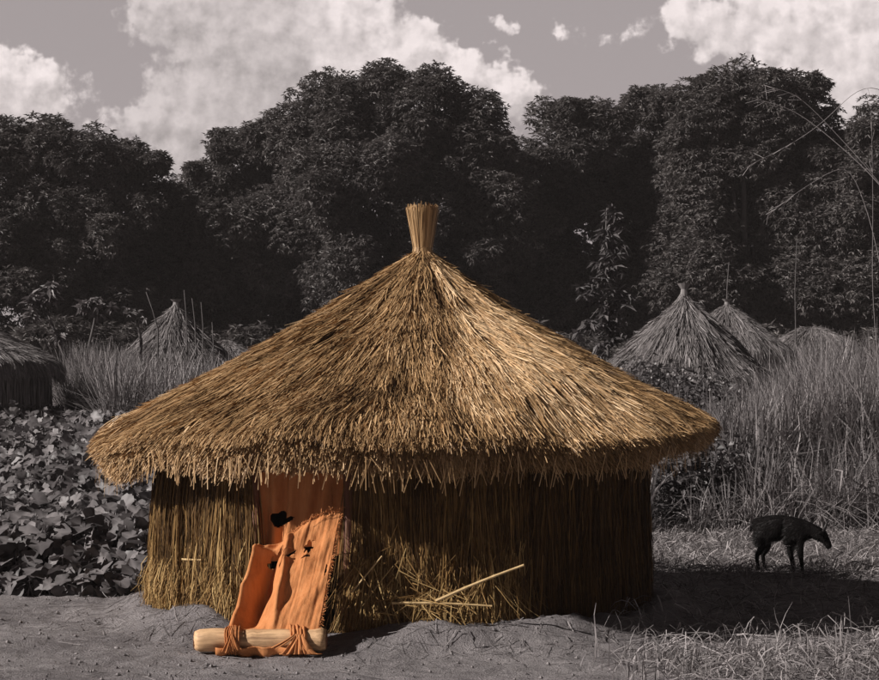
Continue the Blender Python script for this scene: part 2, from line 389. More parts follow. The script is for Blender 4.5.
# topknot
ax, ay = HCX + .17, HCY
tk = MB()
hgt = np.linspace(0, 1, 9); rad = np.interp(hgt, [0, .2, .6, 1], [.085, .075, .105, .135])
tube(tk, [(ax, ay, 3.36 + .47 * t) for t in hgt], rad - .01, 20, .3)
top = tk.build('topknot', M['core'], rf)
tk = MB(); N = 1500; a = U(-math.pi, math.pi, N); t0 = 0; K = 5; u = np.linspace(0, 1, K)[None]
rr = np.interp(u, [0, .2, .6, 1], [.10, .078, .108, .14]) + U(-.016, .012, N)[:, None] + (NR(.008, N)[:, None] * u)
zz = 3.33 + (.50 + NR(.016, N))[:, None] * u
aa = a[:, None] + NR(.06, N)[:, None] * u
ribbons(tk, np.stack([ax + rr * np.sin(aa), ay - rr * np.cos(aa), zz], -1), np.full((N, K), .0065) * U(.6, 1.5, N)[:, None], np.stack([np.cos(a), np.sin(a), 0 * a], -1), U(.1, .75, N))
# cut ends on top
N = 500; a = U(-math.pi, math.pi, N); q = .13 * np.sqrt(U(0, 1, N)); bx = np.stack([ax + q * np.sin(a), ay - q * np.cos(a)], -1)
zz = 3.72 + np.array([0, .055, .11])[None] + NR(.012, N)[:, None]
ribbons(tk, np.stack([np.repeat(bx[:, :1], 3, 1), np.repeat(bx[:, 1:], 3, 1), zz], -1), np.full((N, 3), .011), unit(np.stack([NR(1, N), NR(1, N), 0 * a], -1)), U(.1, .8, N))
tk.build('topknot_straw', M['thatch'], top) if False else None
ob = tk.build('straw', M['thatch'], rf); ob.name = 'topknot_straw'
tb = MB(); th = np.linspace(0, 2 * math.pi, 25)
for zc in (3.425, 3.445): tube(tb, [(ax + .086 * math.cos(t), ay + .086 * math.sin(t), zc) for t in th], .009, 6, .4, False)
tb.build('binding', M['wallstraw'], rf)

DA, DB = R(-33), R(-11)
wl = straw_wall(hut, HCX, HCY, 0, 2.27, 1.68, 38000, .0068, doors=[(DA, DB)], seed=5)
def wp(phi, r, z): return np.array([HCX + r * math.sin(phi), HCY - r * math.cos(phi), z])
for a_, r_ in ((DA, .035), (DB, .045)):
    m = MB(); tube(m, [wp(a_, 2.29, -.05), wp(a_ + .004, 2.295, .7), wp(a_, 2.28, 1.66)], r_, 10); m.build('door_post', M['post'], hut, smooth=True)
m = MB(); tube(m, [wp(DA, 2.26, 1.44), wp((DA + DB) / 2, 2.29, 1.46), wp(DB, 2.26, 1.44)], .035, 8); m.build('door_lintel', M['post'], hut, smooth=True)
# bound cane bands round the wall
for zc, r_, a0, a1 in ((.62, 2.36, R(-80), DA - .25),):
    m = MB(); tt = np.linspace(a0, a1, 24)
    tube(m, [wp(t, r_ + .012 * math.sin(t * 13), zc + .02 * math.sin(t * 7)) for t in tt], .009, 6); m.build('cane_band', M['stick'], hut)

# ---- cloth helpers
def sheet(name, f, nu, nv, mat, parent, th=.008, origin=None, hole=None):
    uu, vv = np.meshgrid(np.linspace(0, 1, nu), np.linspace(0, 1, nv))
    p = f(uu, vv); dv = np.gradient(p, axis=0); du = np.gradient(p, axis=1); n = unit(np.cross(du, dv))
    v = np.concatenate([(p + n * th / 2).reshape(-1, 3), (p - n * th / 2).reshape(-1, 3)]); o = nu * nv
    q = []; keep = {}
    for b in range(nv - 1):
        for a in range(nu - 1):
            if hole is not None and hole((a + .5) / (nu - 1), (b + .5) / (nv - 1)): continue
            keep[(a, b)] = 1
    for (a, b) in keep:
        i = b * nu + a; q.append([i, i + 1, i + nu + 1, i + nu]); q.append([o + i, o + i + nu, o + i + nu + 1, o + i + 1])
        for da, db, e in ((-1, 0, (i, i + nu)), (1, 0, (i + nu + 1, i + 1)), (0, -1, (i + 1, i)), (0, 1, (i + nu, i + nu + 1))):
            if (a + da, b + db) not in keep: q.append([e[0], e[1], o + e[1], o + e[0]])
    m = MB(); m.add(v, q); return m.build(name, mat, parent, smooth=True, origin=origin)

# inner curtain hanging in the doorway
def inner(u, v):
    a = DA + (DB - DA) * u; r = 2.20 + .03 * np.sin(u * 17 + v * 2) + .025 * np.sin(u * 33 + 1 + v * 3) + .02 * np.sin(v * 6 + u * 5)
    z = 1.54 - v * (.86 + .05 * np.sin(u * 9) - .1 * u)
    return np.stack([HCX + r * np.sin(a), HCY - r * np.cos(a), z], -1)
def inner_hole(u, v):
    return ((u - .20) / .10) ** 2 + ((v - .60) / .07) ** 2 < 1 + .25 * math.sin(4 * math.atan2(v - .6, u - .2)) or ((u - .33) / .07) ** 2 + ((v - .64) / .03) ** 2 < 1
sheet('door_curtain', inner, 90, 110, M['cloth'], hut, .006, hole=inner_hole)

# the orange cloth ramp on its log
flap = empty('cloth_door_flap', (-1.44, 15.5, 0), 'torn orange cloth flap slanting from the hut doorway to its pale log', 'cloth flap')
LA = np.array([-1.955, 15.52, .115]); LB = np.array([-.905, 15.50, .125])
TL = P(256, 541, 15.98); TR = P(341, 509, 16.10); BL = P(226, 636, 15.52); BR = P(318, 634, 15.46)
def flapf(u, v):
    top = TL + (TR - TL) * u[..., None]; 
    # the top edge: low at the left corner, sags, then climbs to the frayed right half
    top[..., 2] += -.02 * np.sin(u * math.pi) + .05 * sstep(.35, .6, u) * (1 - sstep(.75, 1, u))
    bot = BL + (BR - BL) * u[..., None]
    p = top * (1 - v[..., None]) + bot * v[..., None]
    n = np.array([-.05, -.62, .78])
    belly = -.26 * np.exp(-((u - .22) / .12) ** 2) * np.sin(np.clip(v * 1.05, 0, 1) * math.pi) ** .8
    ridge = .09 * np.exp(-((u - .40 - .1 * v) / .04) ** 2) * np.sin(v * math.pi) ** .7 * (1 - .4 * v)
    edge = .03 * np.exp(-((u - .03) / .03) ** 2)
    folds = .007 * 2.6 * (fbm(u * 26 + v * 1.5, v * 1.1, 90, 3) - .5) * sstep(.40, .6, u) + .045 * (fbm(u * 7 + v * 2, v * 1.5, 91, 3) - .5) + .012 * np.sin(v * 16 + u * 11) * np.sin(v * math.pi)
    fold_top = -.06 * np.exp(-(v / .07) ** 2) * sstep(.9, .3, u) + .03 * np.exp(-((v - .09) / .03) ** 2) * sstep(.65, .3, u)
    wr = .08 * (fbm(u * 5 + 3, v * 4, 61, 3) - .5) * np.sin(v * math.pi)
    p = p + n * (belly + ridge + edge + folds + fold_top + wr)[..., None]
    p[..., 0] -= .10 * np.exp(-((u - .0) / .12) ** 2) * 0
    return p
def flap_hole(u, v):
    def e(cu, cv, a, b, k=5, ph=0): 
        return ((u - cu) / a) ** 2 + ((v - cv) / b) ** 2 < 1 + .4 * math.sin(k * math.atan2((v - cv) / b, (u - cu) / a) + ph)
    fray = v < .012 + .03 * (random.random()) * (1 if u > .4 else .1)
    return fray or e(.28, .16, .10, .045) or e(.47, .26, .07, .035, 4, 1) or e(.40, .30, .05, .02, 3, 2) or e(.70, .27, .055, .055, 6) or e(.69, .36, .05, .012, 3) or e(.96, .5, .012, .05)
sheet('cloth', flapf, 120, 150, M['cloth'], flap, .007, hole=flap_hole)
# frayed fringe along the upper right edge
m = MB(); N = 260; uu = U(.35, 1, N); vv = U(0, .02, N)
p0 = flapf(uu, vv); K = 4; t = np.linspace(0, 1, K)
dirn = unit(np.stack([NR(.25, N) + .2, NR(.2, N) + .4, U(.5, 1.2, N)], -1)); ln = U(.02, .085, N)
pts = p0[:, None] + dirn[:, None] * (ln[:, None] * t)[..., None]; pts[..., 2] -= .03 * t[None] ** 2
ribbons(m, pts, np.full((N, K), .0055) * np.array([1, 1, .8, .4])[None], unit(NR(1, (N, 3))), .5)
m.build('top_fringe', M['cloth'], flap); m = MB()
# and down the right edge
N = 420; vv = U(.03, .97, N); p0 = flapf(np.full(N, 1.), vv); dirn = unit(np.stack([U(.3, 1, N), NR(.3, N), NR(.6, N) - .3], -1)); ln = U(.008, .04, N)
pts = p0[:, None] + dirn[:, None] * (ln[:, None] * t)[..., None]
ribbons(m, pts, np.full((N, K), .005), unit(NR(1, (N, 3))), .5)
m.build('side_fringe', M['cloth'], flap)
# log
m = MB(); K = 26; t = np.linspace(0, 1, K)
pp = LA[None] + (LB - LA)[None] * t[:, None]; pp[:, 2] += .006 * np.sin(t * 9)
rad = .088 + .004 * np.sin(t * 14) + .006 * (t > .93); rad[0] = .074; rad[-1] = .08
tube(m, pp, rad, 28)
vv = m.v[-1]; ax_ = np.clip((vv[:, 0] - LA[0]) / (LB[0] - LA[0]), 0, 1); cc = LA + (LB - LA) * ax_[:, None]; dv_ = vv - cc; dv_[:, 0] = 0; an_ = np.arctan2(dv_[:, 2], dv_[:, 1])
k_ = 1 + .16 * (fbm(ax_ * 9, np.cos(an_) * 2.2 + 3, 15, 3) - .5) + .10 * (fbm(ax_ * 2.5, np.sin(an_) * 5 + 3, 19, 3) - .5) + .10 * np.exp(-((ax_ - .43) / .025) ** 2) * (np.cos(an_ - 2) > .3); vv[:, 1:] = cc[:, 1:] + dv_[:, 1:] * k_[:, None]
lg = m.build('log', M['log'], flap, smooth=True)
for e, sgn in ((0, -1), (K - 1, 1)):
    m = MB(); c = pp[e] + np.array([sgn * .004, 0, 0]); th = np.arange(24) * 2 * math.pi / 24
    for rr_ in (.072, .05, .028):
        tube(m, [c + np.array([0, rr_ * math.cos(x), rr_ * math.sin(x)]) for x in np.append(th, 0)], .003, 5, .5, False)
    m.build('end_grain', M['post'], lg)
# cloth wound round the log and its two ties
def wrap(x0, x1, name, seed, amp=.014, a0=0, a1=1.0):
    def f(u, v):
        th = (a0 + (a1 - a0) * v) * 2 * math.pi + math.pi * .5
        r = .096 + amp * (fbm(u * 6 + seed, v * 9, seed, 3)) + .006 * np.sin(u * 30 + v * 6)
        x = x0 + (x1 - x0) * u + .01 * np.sin(v * 12 + seed)
        return np.stack([x, 15.51 + r * np.cos(th), .12 + r * np.sin(th)], -1)
    return sheet(name, f, 26, 60, M['cloth'], flap, .006)
wrap(-1.70, -1.62, 'tie', 3, .025); wrap(-1.19, -1.06, 'tie', 5, .04)
# lower hem under the log front
def hem(u, v):
    x = -1.78 + .62 * u; th = math.pi * (1.08 + .45 * v); r = .099 + .012 * np.sin(u * 22) + .01 * np.sin(v * 5 + u * 7)
    return np.stack([x, 15.51 + r * np.cos(th), .10 + r * np.sin(th)], -1)
sheet('hem', hem, 60, 16, M['cloth'], flap, .006)
for (x0, dx, ln_, w_) in ((-1.13, -.10, .17, .05), (-1.12, .00, .20, .045), (-1.10, .09, .20, .05), (-1.13, .17, .19, .04), (-1.15, -.16, .10, .03), (-1.66, -.04, .13, .03), (-1.65, .05, .11, .025), (-1.1, .05, .12, .06)):
    def tail(u, v, x0=x0, dx=dx, ln_=ln_, w_=w_):
        x = x0 + dx * v ** 1.2 + (u - .5) * w_ * (.5 + v * 1.1); y = 15.51 - .105 - .035 * np.sin(v * 2.2) - .008 * np.cos(u * 9)
        z = .175 - ln_ * v + .01 * np.sin(u * 8)
        return np.stack([x, y, np.maximum(z, .03)], -1)
    sheet('knot_tail', tail, 10, 16, M['cloth'], flap, .006)
m = MB(); th = np.linspace(0, 2 * math.pi * 3, 50)
tube(m, [(-1.655 + .012 * x / 3, 15.51 + .112 * math.cos(x), .12 + .112 * math.sin(x)) for x in th], .008, 6, .5)
m.build('cord', M['rope'], flap)

# canes against the wall
def cane(a, b, r, label, bend=.01, name='dry_cane'):
    m = MB(); t = np.linspace(0, 1, 22); a = np.array(a); b = np.array(b)
    pp = a + (b - a) * t[:, None]; pp[:, 2] += bend * np.sin(t * math.pi); 
    rad = r * (1 + .18 * (np.abs((t * 6) % 1 - .5) > .42)) * (1 - .35 * t)
    tube(m, pp, rad, 8); o = m.build(name, M['stick'], smooth=False, origin=a); tag(o, label, 'cane')
cane(P(436, 601, 16.0), P(524, 565, 15.93), .014, 'pale dry cane slanting upward across the lower straw wall of the hut')
cane(P(392, 603, 16.02), P(492, 606, 15.98), .011, 'thin dry cane lying level across the lower straw wall of the hut')
cane(P(352, 592, 16.05), P(382, 556, 16.05), .008, 'short thin twig poking up from the wall straw just right of the orange flap', .0)
# tufts bound at the canes
m = MB(); N = 420; t = np.linspace(0, 1, 4)
c0 = P(428, 601, 16.06); c1 = P(375, 565, 16.15)
for c, n_ in ((c0, 110), (c1, 40)):
    d = unit(np.stack([NR(.8, n_), NR(.22, n_) - .12, NR(.7, n_) - .7], -1)); ln = U(.08, .42, n_)
    pts = c + NR(1, (n_, 1, 3)) * np.array([.16, .03, .07]) + d[:, None] * (ln[:, None] * t)[..., None]; pts[..., 2] -= .12 * (ln[:, None] * t) ** 1.5
    ribbons(m, pts, np.full((n_, 4), .007) * np.array([1, 1, .8, .4])[None], unit(np.cross(d, np.array([0, 1, 0.]))), U(.4, 1, n_))
m.build('loose_straw', M['wallstraw'], hut)

# ------------------------------------------------------------------ other huts
def small_hut(px, d, apexpy, prof, label, wall=1.5, rw=None, n=26000, gz=None, knot=True, doors=()):
    """prof: (offset px, py) pairs of the right hand silhouette"""
    s = F / d; cx = (px - HX) / s; gz = float(terrain(cx, d))
    pr = [p[0] / s for p in prof]; pz = [H + (HY - p[1]) / s - gz for p in prof]
    e = empty('grey_hut', (cx, d, gz), label, 'hut', 'grey thatched huts among the grass')
    rf_, _, _ = hut_roof(e, cx, d, gz, pr, pz, nstr=n, width=.014, mat='greythatch', core='greycore', clump=.07, seed=int(px) % 50 + 3, L=(.25, .7), ragged=.10, liftk=.035)
    rw = rw or pr[-1] * .78
    straw_wall(e, cx, d, gz, rw, pz[-1] + .25, 1400, .03, doors=doors, mat='greythatch', core='greycore', skirt=False, seed=int(px) % 40)
    if knot:
        m = MB(); ht = knot
        tube(m, [(cx, d, gz + pz[0] - .08), (cx, d, gz + pz[0] + ht * .4), (cx, d, gz + pz[0] + ht)], [.10, .07, .16], 10)
        m.build('topknot', M['greythatch'], rf_)
    return e
small_hut(684, 45, 290, [(3, 293), (9, 303), (30, 322), (52, 342), (76, 366), (92, 382), (93, 392)], 'grey round hut with a pointed topknot above the weeds, right of the golden hut', knot=.22)
small_hut(727, 58, 305, [(2, 304), (12, 311), (34, 327), (60, 348), (68, 356), (68, 364)], 'smaller grey round hut half hidden behind the right hand topknot hut', knot=.15)
small_hut(812, 66, 322, [(3, 327), (14, 329), (30, 338), (50, 352), (54, 362)], 'low pale roof barely showing over the tall grass at the far right', knot=False)
small_hut(176, 50, 300, [(2, 304), (16, 320), (40, 345), (68, 373), (84, 388), (84, 397)], 'steep grey overgrown hut with sticks around it, left of the golden hut', knot=.12)
small_hut(226, 62, 338, [(2, 340), (20, 349), (40, 360), (44, 368)], 'low pale hut roof peeping out just right of the steep overgrown hut', knot=False)
small_hut(-45, 42, 315, [(4, 318), (30, 330), (60, 343), (90, 356), (106, 365), (107, 373)], 'grey hut with a sunlit low roof, cut by the left picture edge', knot=False, n=30000, rw=2.0)

# ------------------------------------------------------------------ trees
def crown(mb, lobes, rng_n=1., L=(.16, .30), W=.072, per=7):
    for (c, r, sq) in lobes:
        nb = 16
        dirs = unit(NR(1, (nb, 3)) + np.array([0, -.15, .25]))
        bc = c + dirs * r * .68 * np.array([1, 1, sq]); br = r * U(.34, .52, nb)
        bc = np.concatenate([bc, [c]]); br = np.append(br, r * .72)
        for b, q in zip(bc, br):
            n = int(max(18, 4 * math.pi * q * q * 9.5 * rng_n))
            d = unit(NR(1, (n, 3)) + np.array([0, -.05, .12]))
            p = b + d * (q * U(.72, 1.05, n)[:, None]) * np.array([1, 1, .85])
            # rosettes of drooping leaves
            a = U(0, 2 * math.pi, (n, per)); el = U(-.9, .35, (n, per))
            ld = np.stack([np.cos(a) * np.cos(el), np.sin(a) * np.cos(el), np.sin(el)], -1) + d[:, None] * .55
            nn = np.broadcast_to(d[:, None] * .6 + np.array([0, 0, 1.]), ld.shape)
            pp = np.broadcast_to(p[:, None], ld.shape)
            tn = np.clip(np.repeat(U(.15, .75, n), per) + NR(.13, n * per), 0, 1)
            leaves(mb, pp.reshape(-1, 3), ld.reshape(-1, 3), nn.reshape(-1, 3) + NR(.25, (n * per, 3)), U(L[0], L[1], n * per), W * U(.7, 1.3, n * per), .2, tn)
def big_tree(base_px, d, lobes_px, label, dens=1., group='mango trees behind the huts', name='mango_tree'):
    s = F / d; x = (base_px - HX) / s; gz = float(terrain(x, d))
    e = empty(name, (x, d, gz), label, 'tree', group)
    lobes = []
    for (px, py, r) in lobes_px:
        rr = r / s
        c = P(px, py, d) + np.array([0, U(-1.0, 1.0) * rr * .5, 0]); lobes.append((c, rr, .85))
        for k in range(3 if dens >= 1 else 1):
            dv = unit(np.array([RNG.normal(0, 1), RNG.normal(-.7, .6), min(RNG.normal(-.1, .8), .35)])); r2 = rr * U(.28, .48)
            lobes.append((c + dv * rr * .95, r2, .8))
    mb = MB(); crown(mb, lobes, dens); 
    tr = MB(); top = np.array([x, d, gz + 4.5])
    tube(tr, [(x, d, gz - .2), (x + .05, d, gz + .6), (x - .1, d + .1, gz + 2.2), tuple(top)], [.65, .48, .40, .34], 12)
    for (c, rr, _) in lobes[::4 if dens >= 1 else 2]:
        mid = top * .45 + c * .55 + NR(.3, 3); mid[2] = min(mid[2], c[2])
        tube(tr, [top - [0, 0, .6], top * .75 + c * .25 + [0, 0, -.2], mid, c + [0, 0, rr * .3]], [.22, .17, .11, .03], 7)
    tr.build('trunk', M['bark'], e, smooth=True)
    mb.build('crown', M['mango'], e)
    return e
big_tree(35, 80, [(38, 148, 42), (-12, 170, 46), (80, 160, 42), (5, 140, 30), (30, 225, 66), (100, 225, 50), (-20, 260, 60), (0, 300, 60), (80, 300, 58)], 'broad dark mango tree at the left edge behind the grey huts')
big_tree(150, 84, [(140, 176, 30), (120, 165, 30), (163, 212, 34), (150, 255, 52), (130, 305, 50), (185, 270, 45)], 'lower dark tree with a small knobbly top beside the gap in the tree line')
big_tree(240, 90, [(243, 163, 37), (205, 188, 32), (215, 245, 55), (272, 165, 42), (255, 310, 60), (190, 300, 50), (275, 240, 60)], 'dark tree just left of the tallest central crown')
big_tree(390, 82, [(330, 108, 44), (378, 98, 42), (430, 108, 44), (472, 130, 40), (490, 165, 38), (295, 140, 42), (355, 185, 72), (440, 200, 72), (300, 235, 66), (370, 285, 68), (455, 285, 62), (500, 230, 50), (455, 150, 44), (400, 145, 46)], 'tallest wide domed mango tree rising behind the topknot of the golden hut')
big_tree(560, 88, [(560, 122, 34), (545, 165, 40), (595, 128, 35), (575, 215, 66), (545, 290, 60), (610, 300, 55)], 'dark tree right of the valley in the tree line behind the golden roof')
big_tree(645, 92, [(640, 128, 34), (662, 112, 32), (625, 190, 58), (660, 200, 58), (640, 285, 60)], 'dark rounded tree behind the leafy young tree')
big_tree(745, 82, [(738, 98, 40), (700, 112, 38), (778, 104, 38), (812, 128, 36), (838, 155, 32), (715, 185, 72), (790, 205, 68), (700, 275, 62), (780, 295, 64), (840, 240, 50), (760, 145, 46), (725, 140, 44), (815, 170, 40)], 'big dark mango tree rising highest above the right hand grey huts')
big_tree(885, 80, [(882, 132, 38), (858, 165, 34), (885, 215, 66), (850, 290, 58), (935, 170, 55), (930, 260, 60)], 'dark tree cut by the right edge of the picture')
big_tree(-110, 84, [(-110, 140, 60), (-80, 220, 70), (-160, 220, 70), (-110, 300, 60)], 'dark tree beyond the left edge', .5)
big_tree(1010, 84, [(1000, 130, 55), (1040, 210, 70), (980, 230, 60), (1010, 300, 60)], 'dark tree beyond the right edge', .5)
# second row, further back
for (bx, lob, lb) in ((110, [(60, 210, 60), (120, 240, 60), (170, 250, 60), (20, 250, 70), (110, 310, 60)], 'darker tree standing further back through the left gap'), (500, [(500, 190, 50), (470, 240, 60), (530, 250, 60), (510, 310, 60)], 'darker tree standing further back in the middle gap'), (860, [(840, 190, 50), (880, 240, 60), (820, 270, 60), (860, 320, 50)], 'darker tree standing further back through the right gap'), (300, [(230, 220, 60), (300, 230, 70), (260, 310, 60), (350, 320, 60)], 'darker tree standing further back left of the golden topknot'), (680, [(620, 200, 60), (690, 210, 70), (750, 220, 60), (680, 310, 60), (760, 320, 60)], 'darker tree standing further back behind the right hand huts')):
    big_tree(bx, 104, lob, lb, .55)
# dark shrub belt under the crowns: one mass nobody could count
mb = MB(); lob = []
for k in range(60):
    px = -120 + k * 19 + U(-6, 6); d = U(68, 78); s = F / d; r = U(20, 34) / s * 1.2
    lob.append((P(px, (350 if px < 170 else 362) + U(-8, 10), d), r, .8))
crown(mb, lob, .55, (.2, .4), .10, 6)
tag(mb.build('undergrowth', M['mango']), 'dark leafy undergrowth massed beneath the mango trees', 'undergrowth', kind='stuff')

def sapling(px, d, toppy, pts_px, clusters, label, leaf=(.25, .45), w=.12, mat='sapleaf', n=14, thick=.05, name='young_tree', cat='young tree', group=None):
    s = F / d; x = (px - HX) / s; gz = float(terrain(x, d))
    e = empty(name, (x, d, gz), label, cat, group)
    tr = MB(); line = [(x, d, gz - .1)] + [tuple(P(a, b, d)) for a, b in pts_px]
    tube(tr, line, np.linspace(thick, thick * .35, len(line)), 8)
    mb = MB()
    for (a, b, r, k) in clusters:
        c = P(a, b, d); rr = r / s
        j = P(*pts_px[-1], d)
        lp = min(pts_px, key=lambda q: abs(q[1] - b) + .5 * abs(q[0] - a)); j = P(*lp, d)
        tube(tr, [j, (j + c) / 2 + [0, 0, .03], c], [thick * .4, thick * .3, .01], 6)
        p = c + unit(NR(1, (k, 3))) * (rr * U(.2, 1, k)[:, None])
        dd_ = unit(NR(1, (k, n, 3)) * np.array([1, 1, .5]) + np.array([0, 0, -.45]))
        pp = np.broadcast_to(p[:, None], dd_.shape).reshape(-1, 3)
        leaves(mb, pp, dd_.reshape(-1, 3), NR(.5, (k * n, 3)) + [0, -.3, 1], U(leaf[0], leaf[1], k * n), w * U(.7, 1.2, k * n), .15, U(.3, 1, k * n))
    tr.build('trunk', M['bark'], e, smooth=True)
    if mb.n: mb.build('foliage', M[mat], e)
    return e
col = [(607 + U(-9, 9), y + U(-4, 4), 8 + (y - 205) * .06, 5) for y in range(212, 350, 9)] + [(588, 290, 12, 7), (622, 300, 12, 7), (585, 325, 12, 7), (628, 335, 12, 7)]
sapling(608, 48, 205, [(608, 350), (607, 300), (605, 250), (607, 208)], col, 'slender young tree with drooping leaves standing left of the topknot grey hut', (.20, .36), .10, 'weed', 8)
sapling(70, 46, 290, [(64, 355), (52, 325), (45, 305)], [(33, 300, 9, 8), (48, 295, 8, 8), (30, 312, 6, 5), (52, 285, 8, 6), (58, 335, 7, 5)], 'leaning thin tree with leaf clusters beside the left edge hut', (.2, .34), .1, n=8, group='thin trees by the left huts')
sapling(84, 47, 300, [(88, 350), (93, 328), (96, 312)], [(96, 303, 11, 12), (84, 306, 8, 8), (106, 308, 7, 6)], 'upright thin tree with one round leafy head left of the overgrown hut', (.16, .3), .09, n=8, group='thin trees by the left huts')
sapling(140, 47, 300, [(141, 340), (137, 322), (130, 312)], [(130, 312, 8, 6), (140, 318, 7, 4)], 'small bushy tree with twiggy crown touching the overgrown hut', (.12, .22), .07, n=7, group='thin trees by the left huts')
for (a, b, c, lb) in ((187, 345, (184, 290), 'tallest bare leaning stick behind the overgrown hut'), (196, 348, (192, 298), 'second bare stick right of the overgrown hut apex'), (203, 350, (201, 302), 'third upright bare stick right of the overgrown hut'), (213, 365, (212, 322), 'short thick post at the right side of the overgrown hut'), (158, 330, (146, 292), 'thin stick leaning left over the overgrown hut')):
    e = sapling(a, 48, 0, [(a, b), ((a + c[0]) / 2 + 1, (b + c[1]) / 2), c], [], lb, name='bare_stick', cat='stick', thick=.026, group='sticks around the overgrown hut')
sapling(796, 62, 0, [(796, 345), (795, 290), (797, 235)], [], 'tall pale bare pole trunk standing in the grass before the right hand trees', name='dead_tree', cat='dead tree', thick=.028)
sapling(727, 62, 0, [(728, 320), (727, 290), (729, 262)], [], 'short pale bare trunk directly behind the smaller right hand hut', name='dead_tree', cat='dead tree', thick=.035)

# ------------------------------------------------------------------ grasses
def blades(mb, x, y, h, w, bend=.35, K=6, z=None, tl=.1, th=.9, wind=(0, 0), taper=None):
    N = len(x); z = terrain(x, y) if z is None else z
    u = np.linspace(0, 1, K)[None]
    a = U(0, 2 * math.pi, N); ld = np.stack([np.cos(a) + wind[0], np.sin(a) + wind[1]], -1)
    b = np.abs(NR(bend, N))
    drp = np.clip(b - .35, 0, 1.2)
    hx = h[:, None] * (b[:, None] * u ** 2.2)
    zz = h[:, None] * (u - drp[:, None] * .7 * u ** 3.2 - .25 * (b ** 2)[:, None].clip(0, 1.2) * u ** 2)
    pts = np.stack([x[:, None] + ld[:, :1] * hx, y[:, None] + ld[:, 1:] * hx, z[:, None] + zz - .02], -1)
    pts[..., :2] += (NR(.018, (N, K, 2)) * h[:, None, None] * u[..., None])
    side = unit(np.stack([-ld[:, 1] + NR(.5, N), ld[:, 0] * .4 + NR(.3, N), NR(.25, N)], -1))
    tp = np.array([.7, 1, 1, .85, .6, .15]) if K == 6 else np.linspace(1, .15, K)
    ribbons(mb, pts, (w * U(.6, 1.4, N))[:, None] * tp[None], side, U(tl, th, N))
mb = MB()
# tall cane grass on the right
def field(n, d0, d1, px0, px1, hf, w, bend, wind=(0, 0)):
    d = d0 + (d1 - d0) * U(0, 1, n) ** 1.5; px = U(px0, px1, n); x = (px - HX) / F * d
    cl = vnoise(x * 1.1, d * .8, 33) * .6 + vnoise(x * 4, d * 3, 35) * .4
    k = U(0, 1, n) < .25 + 1.1 * cl; d = d[k]; px = px[k]; x = x[k]; cl = cl[k]
    h = hf(px, d) * (.70 + .35 * cl) * U(.65, 1.08, len(x))
    blades(mb, x, d, h, w, bend, wind=wind)
field(20000, 28.5, 36, 650, 1050, lambda px, d: np.interp(px, [650, 720, 790, 850, 1000], [1.5, 2.0, 2.5, 2.85, 3.0]), .019, .33)
field(18000, 36, 56, 600, 1050, lambda px, d: np.interp(px, [600, 720, 790, 850, 1000], [1.2, 1.9, 2.6, 3.0, 3.1]), .026, .3)
field(5000, 27, 30, 690, 1050, lambda px, d: np.interp(px, [690, 760, 1000], [.9, 1.4, 1.9]), .015, .8)
field(2200, 28, 32, 690, 1050, lambda px, d: np.interp(px, [690, 760, 1000], [1.6, 2.3, 2.9]), .034, .75)
field(1500, 31, 38, 640, 1050, lambda px, d: np.interp(px, [640, 760, 1000], [1.8, 2.6, 3.2]), .036, .6)
# left and middle
field(12000, 42, 60, -60, 260, lambda px, d: np.interp(px, [-60, 60, 110, 260], [1.0, 1.2, 2.0, 1.9]), .022, .3)
field(3500, 44, 50, 70, 125, lambda px, d: 2.7 + 0 * px, .02, .35)
field(7000, 40, 48.5, 105, 245, lambda px, d: 2.6 + 0 * px, .024, .45)
field(9000, 26, 60, 240, 650, lambda px, d: 1.5 + 0 * px, .024, .3)
field(9000, 60, 75, -100, 1000, lambda px, d: 1.9 + 0 * px, .035, .25)
tag(mb.build('tall_grass', M['grass']), 'tall dry grass standing around and behind the huts', 'grass', kind='stuff')

# arching reed stems over the right side (rooted just outside the frame)
def reed(root, pts, label, r=.0065):
    m = MB(); P_ = [np.array(root, float)] + [np.array(q, float) for q in pts]
    P_ = np.array(P_); t = np.linspace(0, len(P_) - 1, 30)
    ii = np.arange(len(P_)); pp = np.stack([np.interp(t, ii, P_[:, k]) for k in range(3)], -1)
    for _ in range(6): pp[1:-1] = (pp[:-2] + pp[1:-1] * 2 + pp[2:]) / 4
    tube(m, pp, np.linspace(r, r * .3, 30), 6, .75)
    N = 14; idx = RNG.integers(22, 30, N); d = unit(pp[29] - pp[24] + NR(.15, (N, 3)) - [0, 0, .15])
    ribbons(m, pp[idx][:, None] + d[:, None] * (np.linspace(0, .14, 3)[None, :, None]), np.full((N, 3), .004), unit(NR(1, (N, 3))), .9)
    o = m.build('arching_reed', M['grass'], origin=root); tag(o, label, 'reed')
d = 20.
reed((6.2, d, 0), [P(960, 300, d), P(885, 186, d), P(822, 130, d), P(790, 108, d), P(752, 98, d)], 'longest pale reed stem arching in from the right over the dark trees')
reed((5.9, d, 0), [P(930, 250, d), P(870, 170, d), P(800, 95, d), P(765, 86, d)], 'second thin reed stem just above the longest arching one', .0045)
reed((6.0, 21, 0), [P(900, 90, 21.), P(860, 85, 21), P(822, 124, 21.), P(790, 145, 21.), P(750, 165, 21.)], 'drooping pale reed blade slanting down leftward before the dark trees', .005)
reed((5.2, 22, 0), [P(872, 300, 22.), P(873, 200, 22.), P(871, 100, 22.)], 'upright thin reed stem near the right edge of the picture', .004)
reed((5.5, 22, 0), [P(880, 250, 22.), P(850, 160, 22.), P(800, 190, 22.), P(768, 215, 22)], 'low faint reed stem bending leftward beneath the longest arching one', .0045)

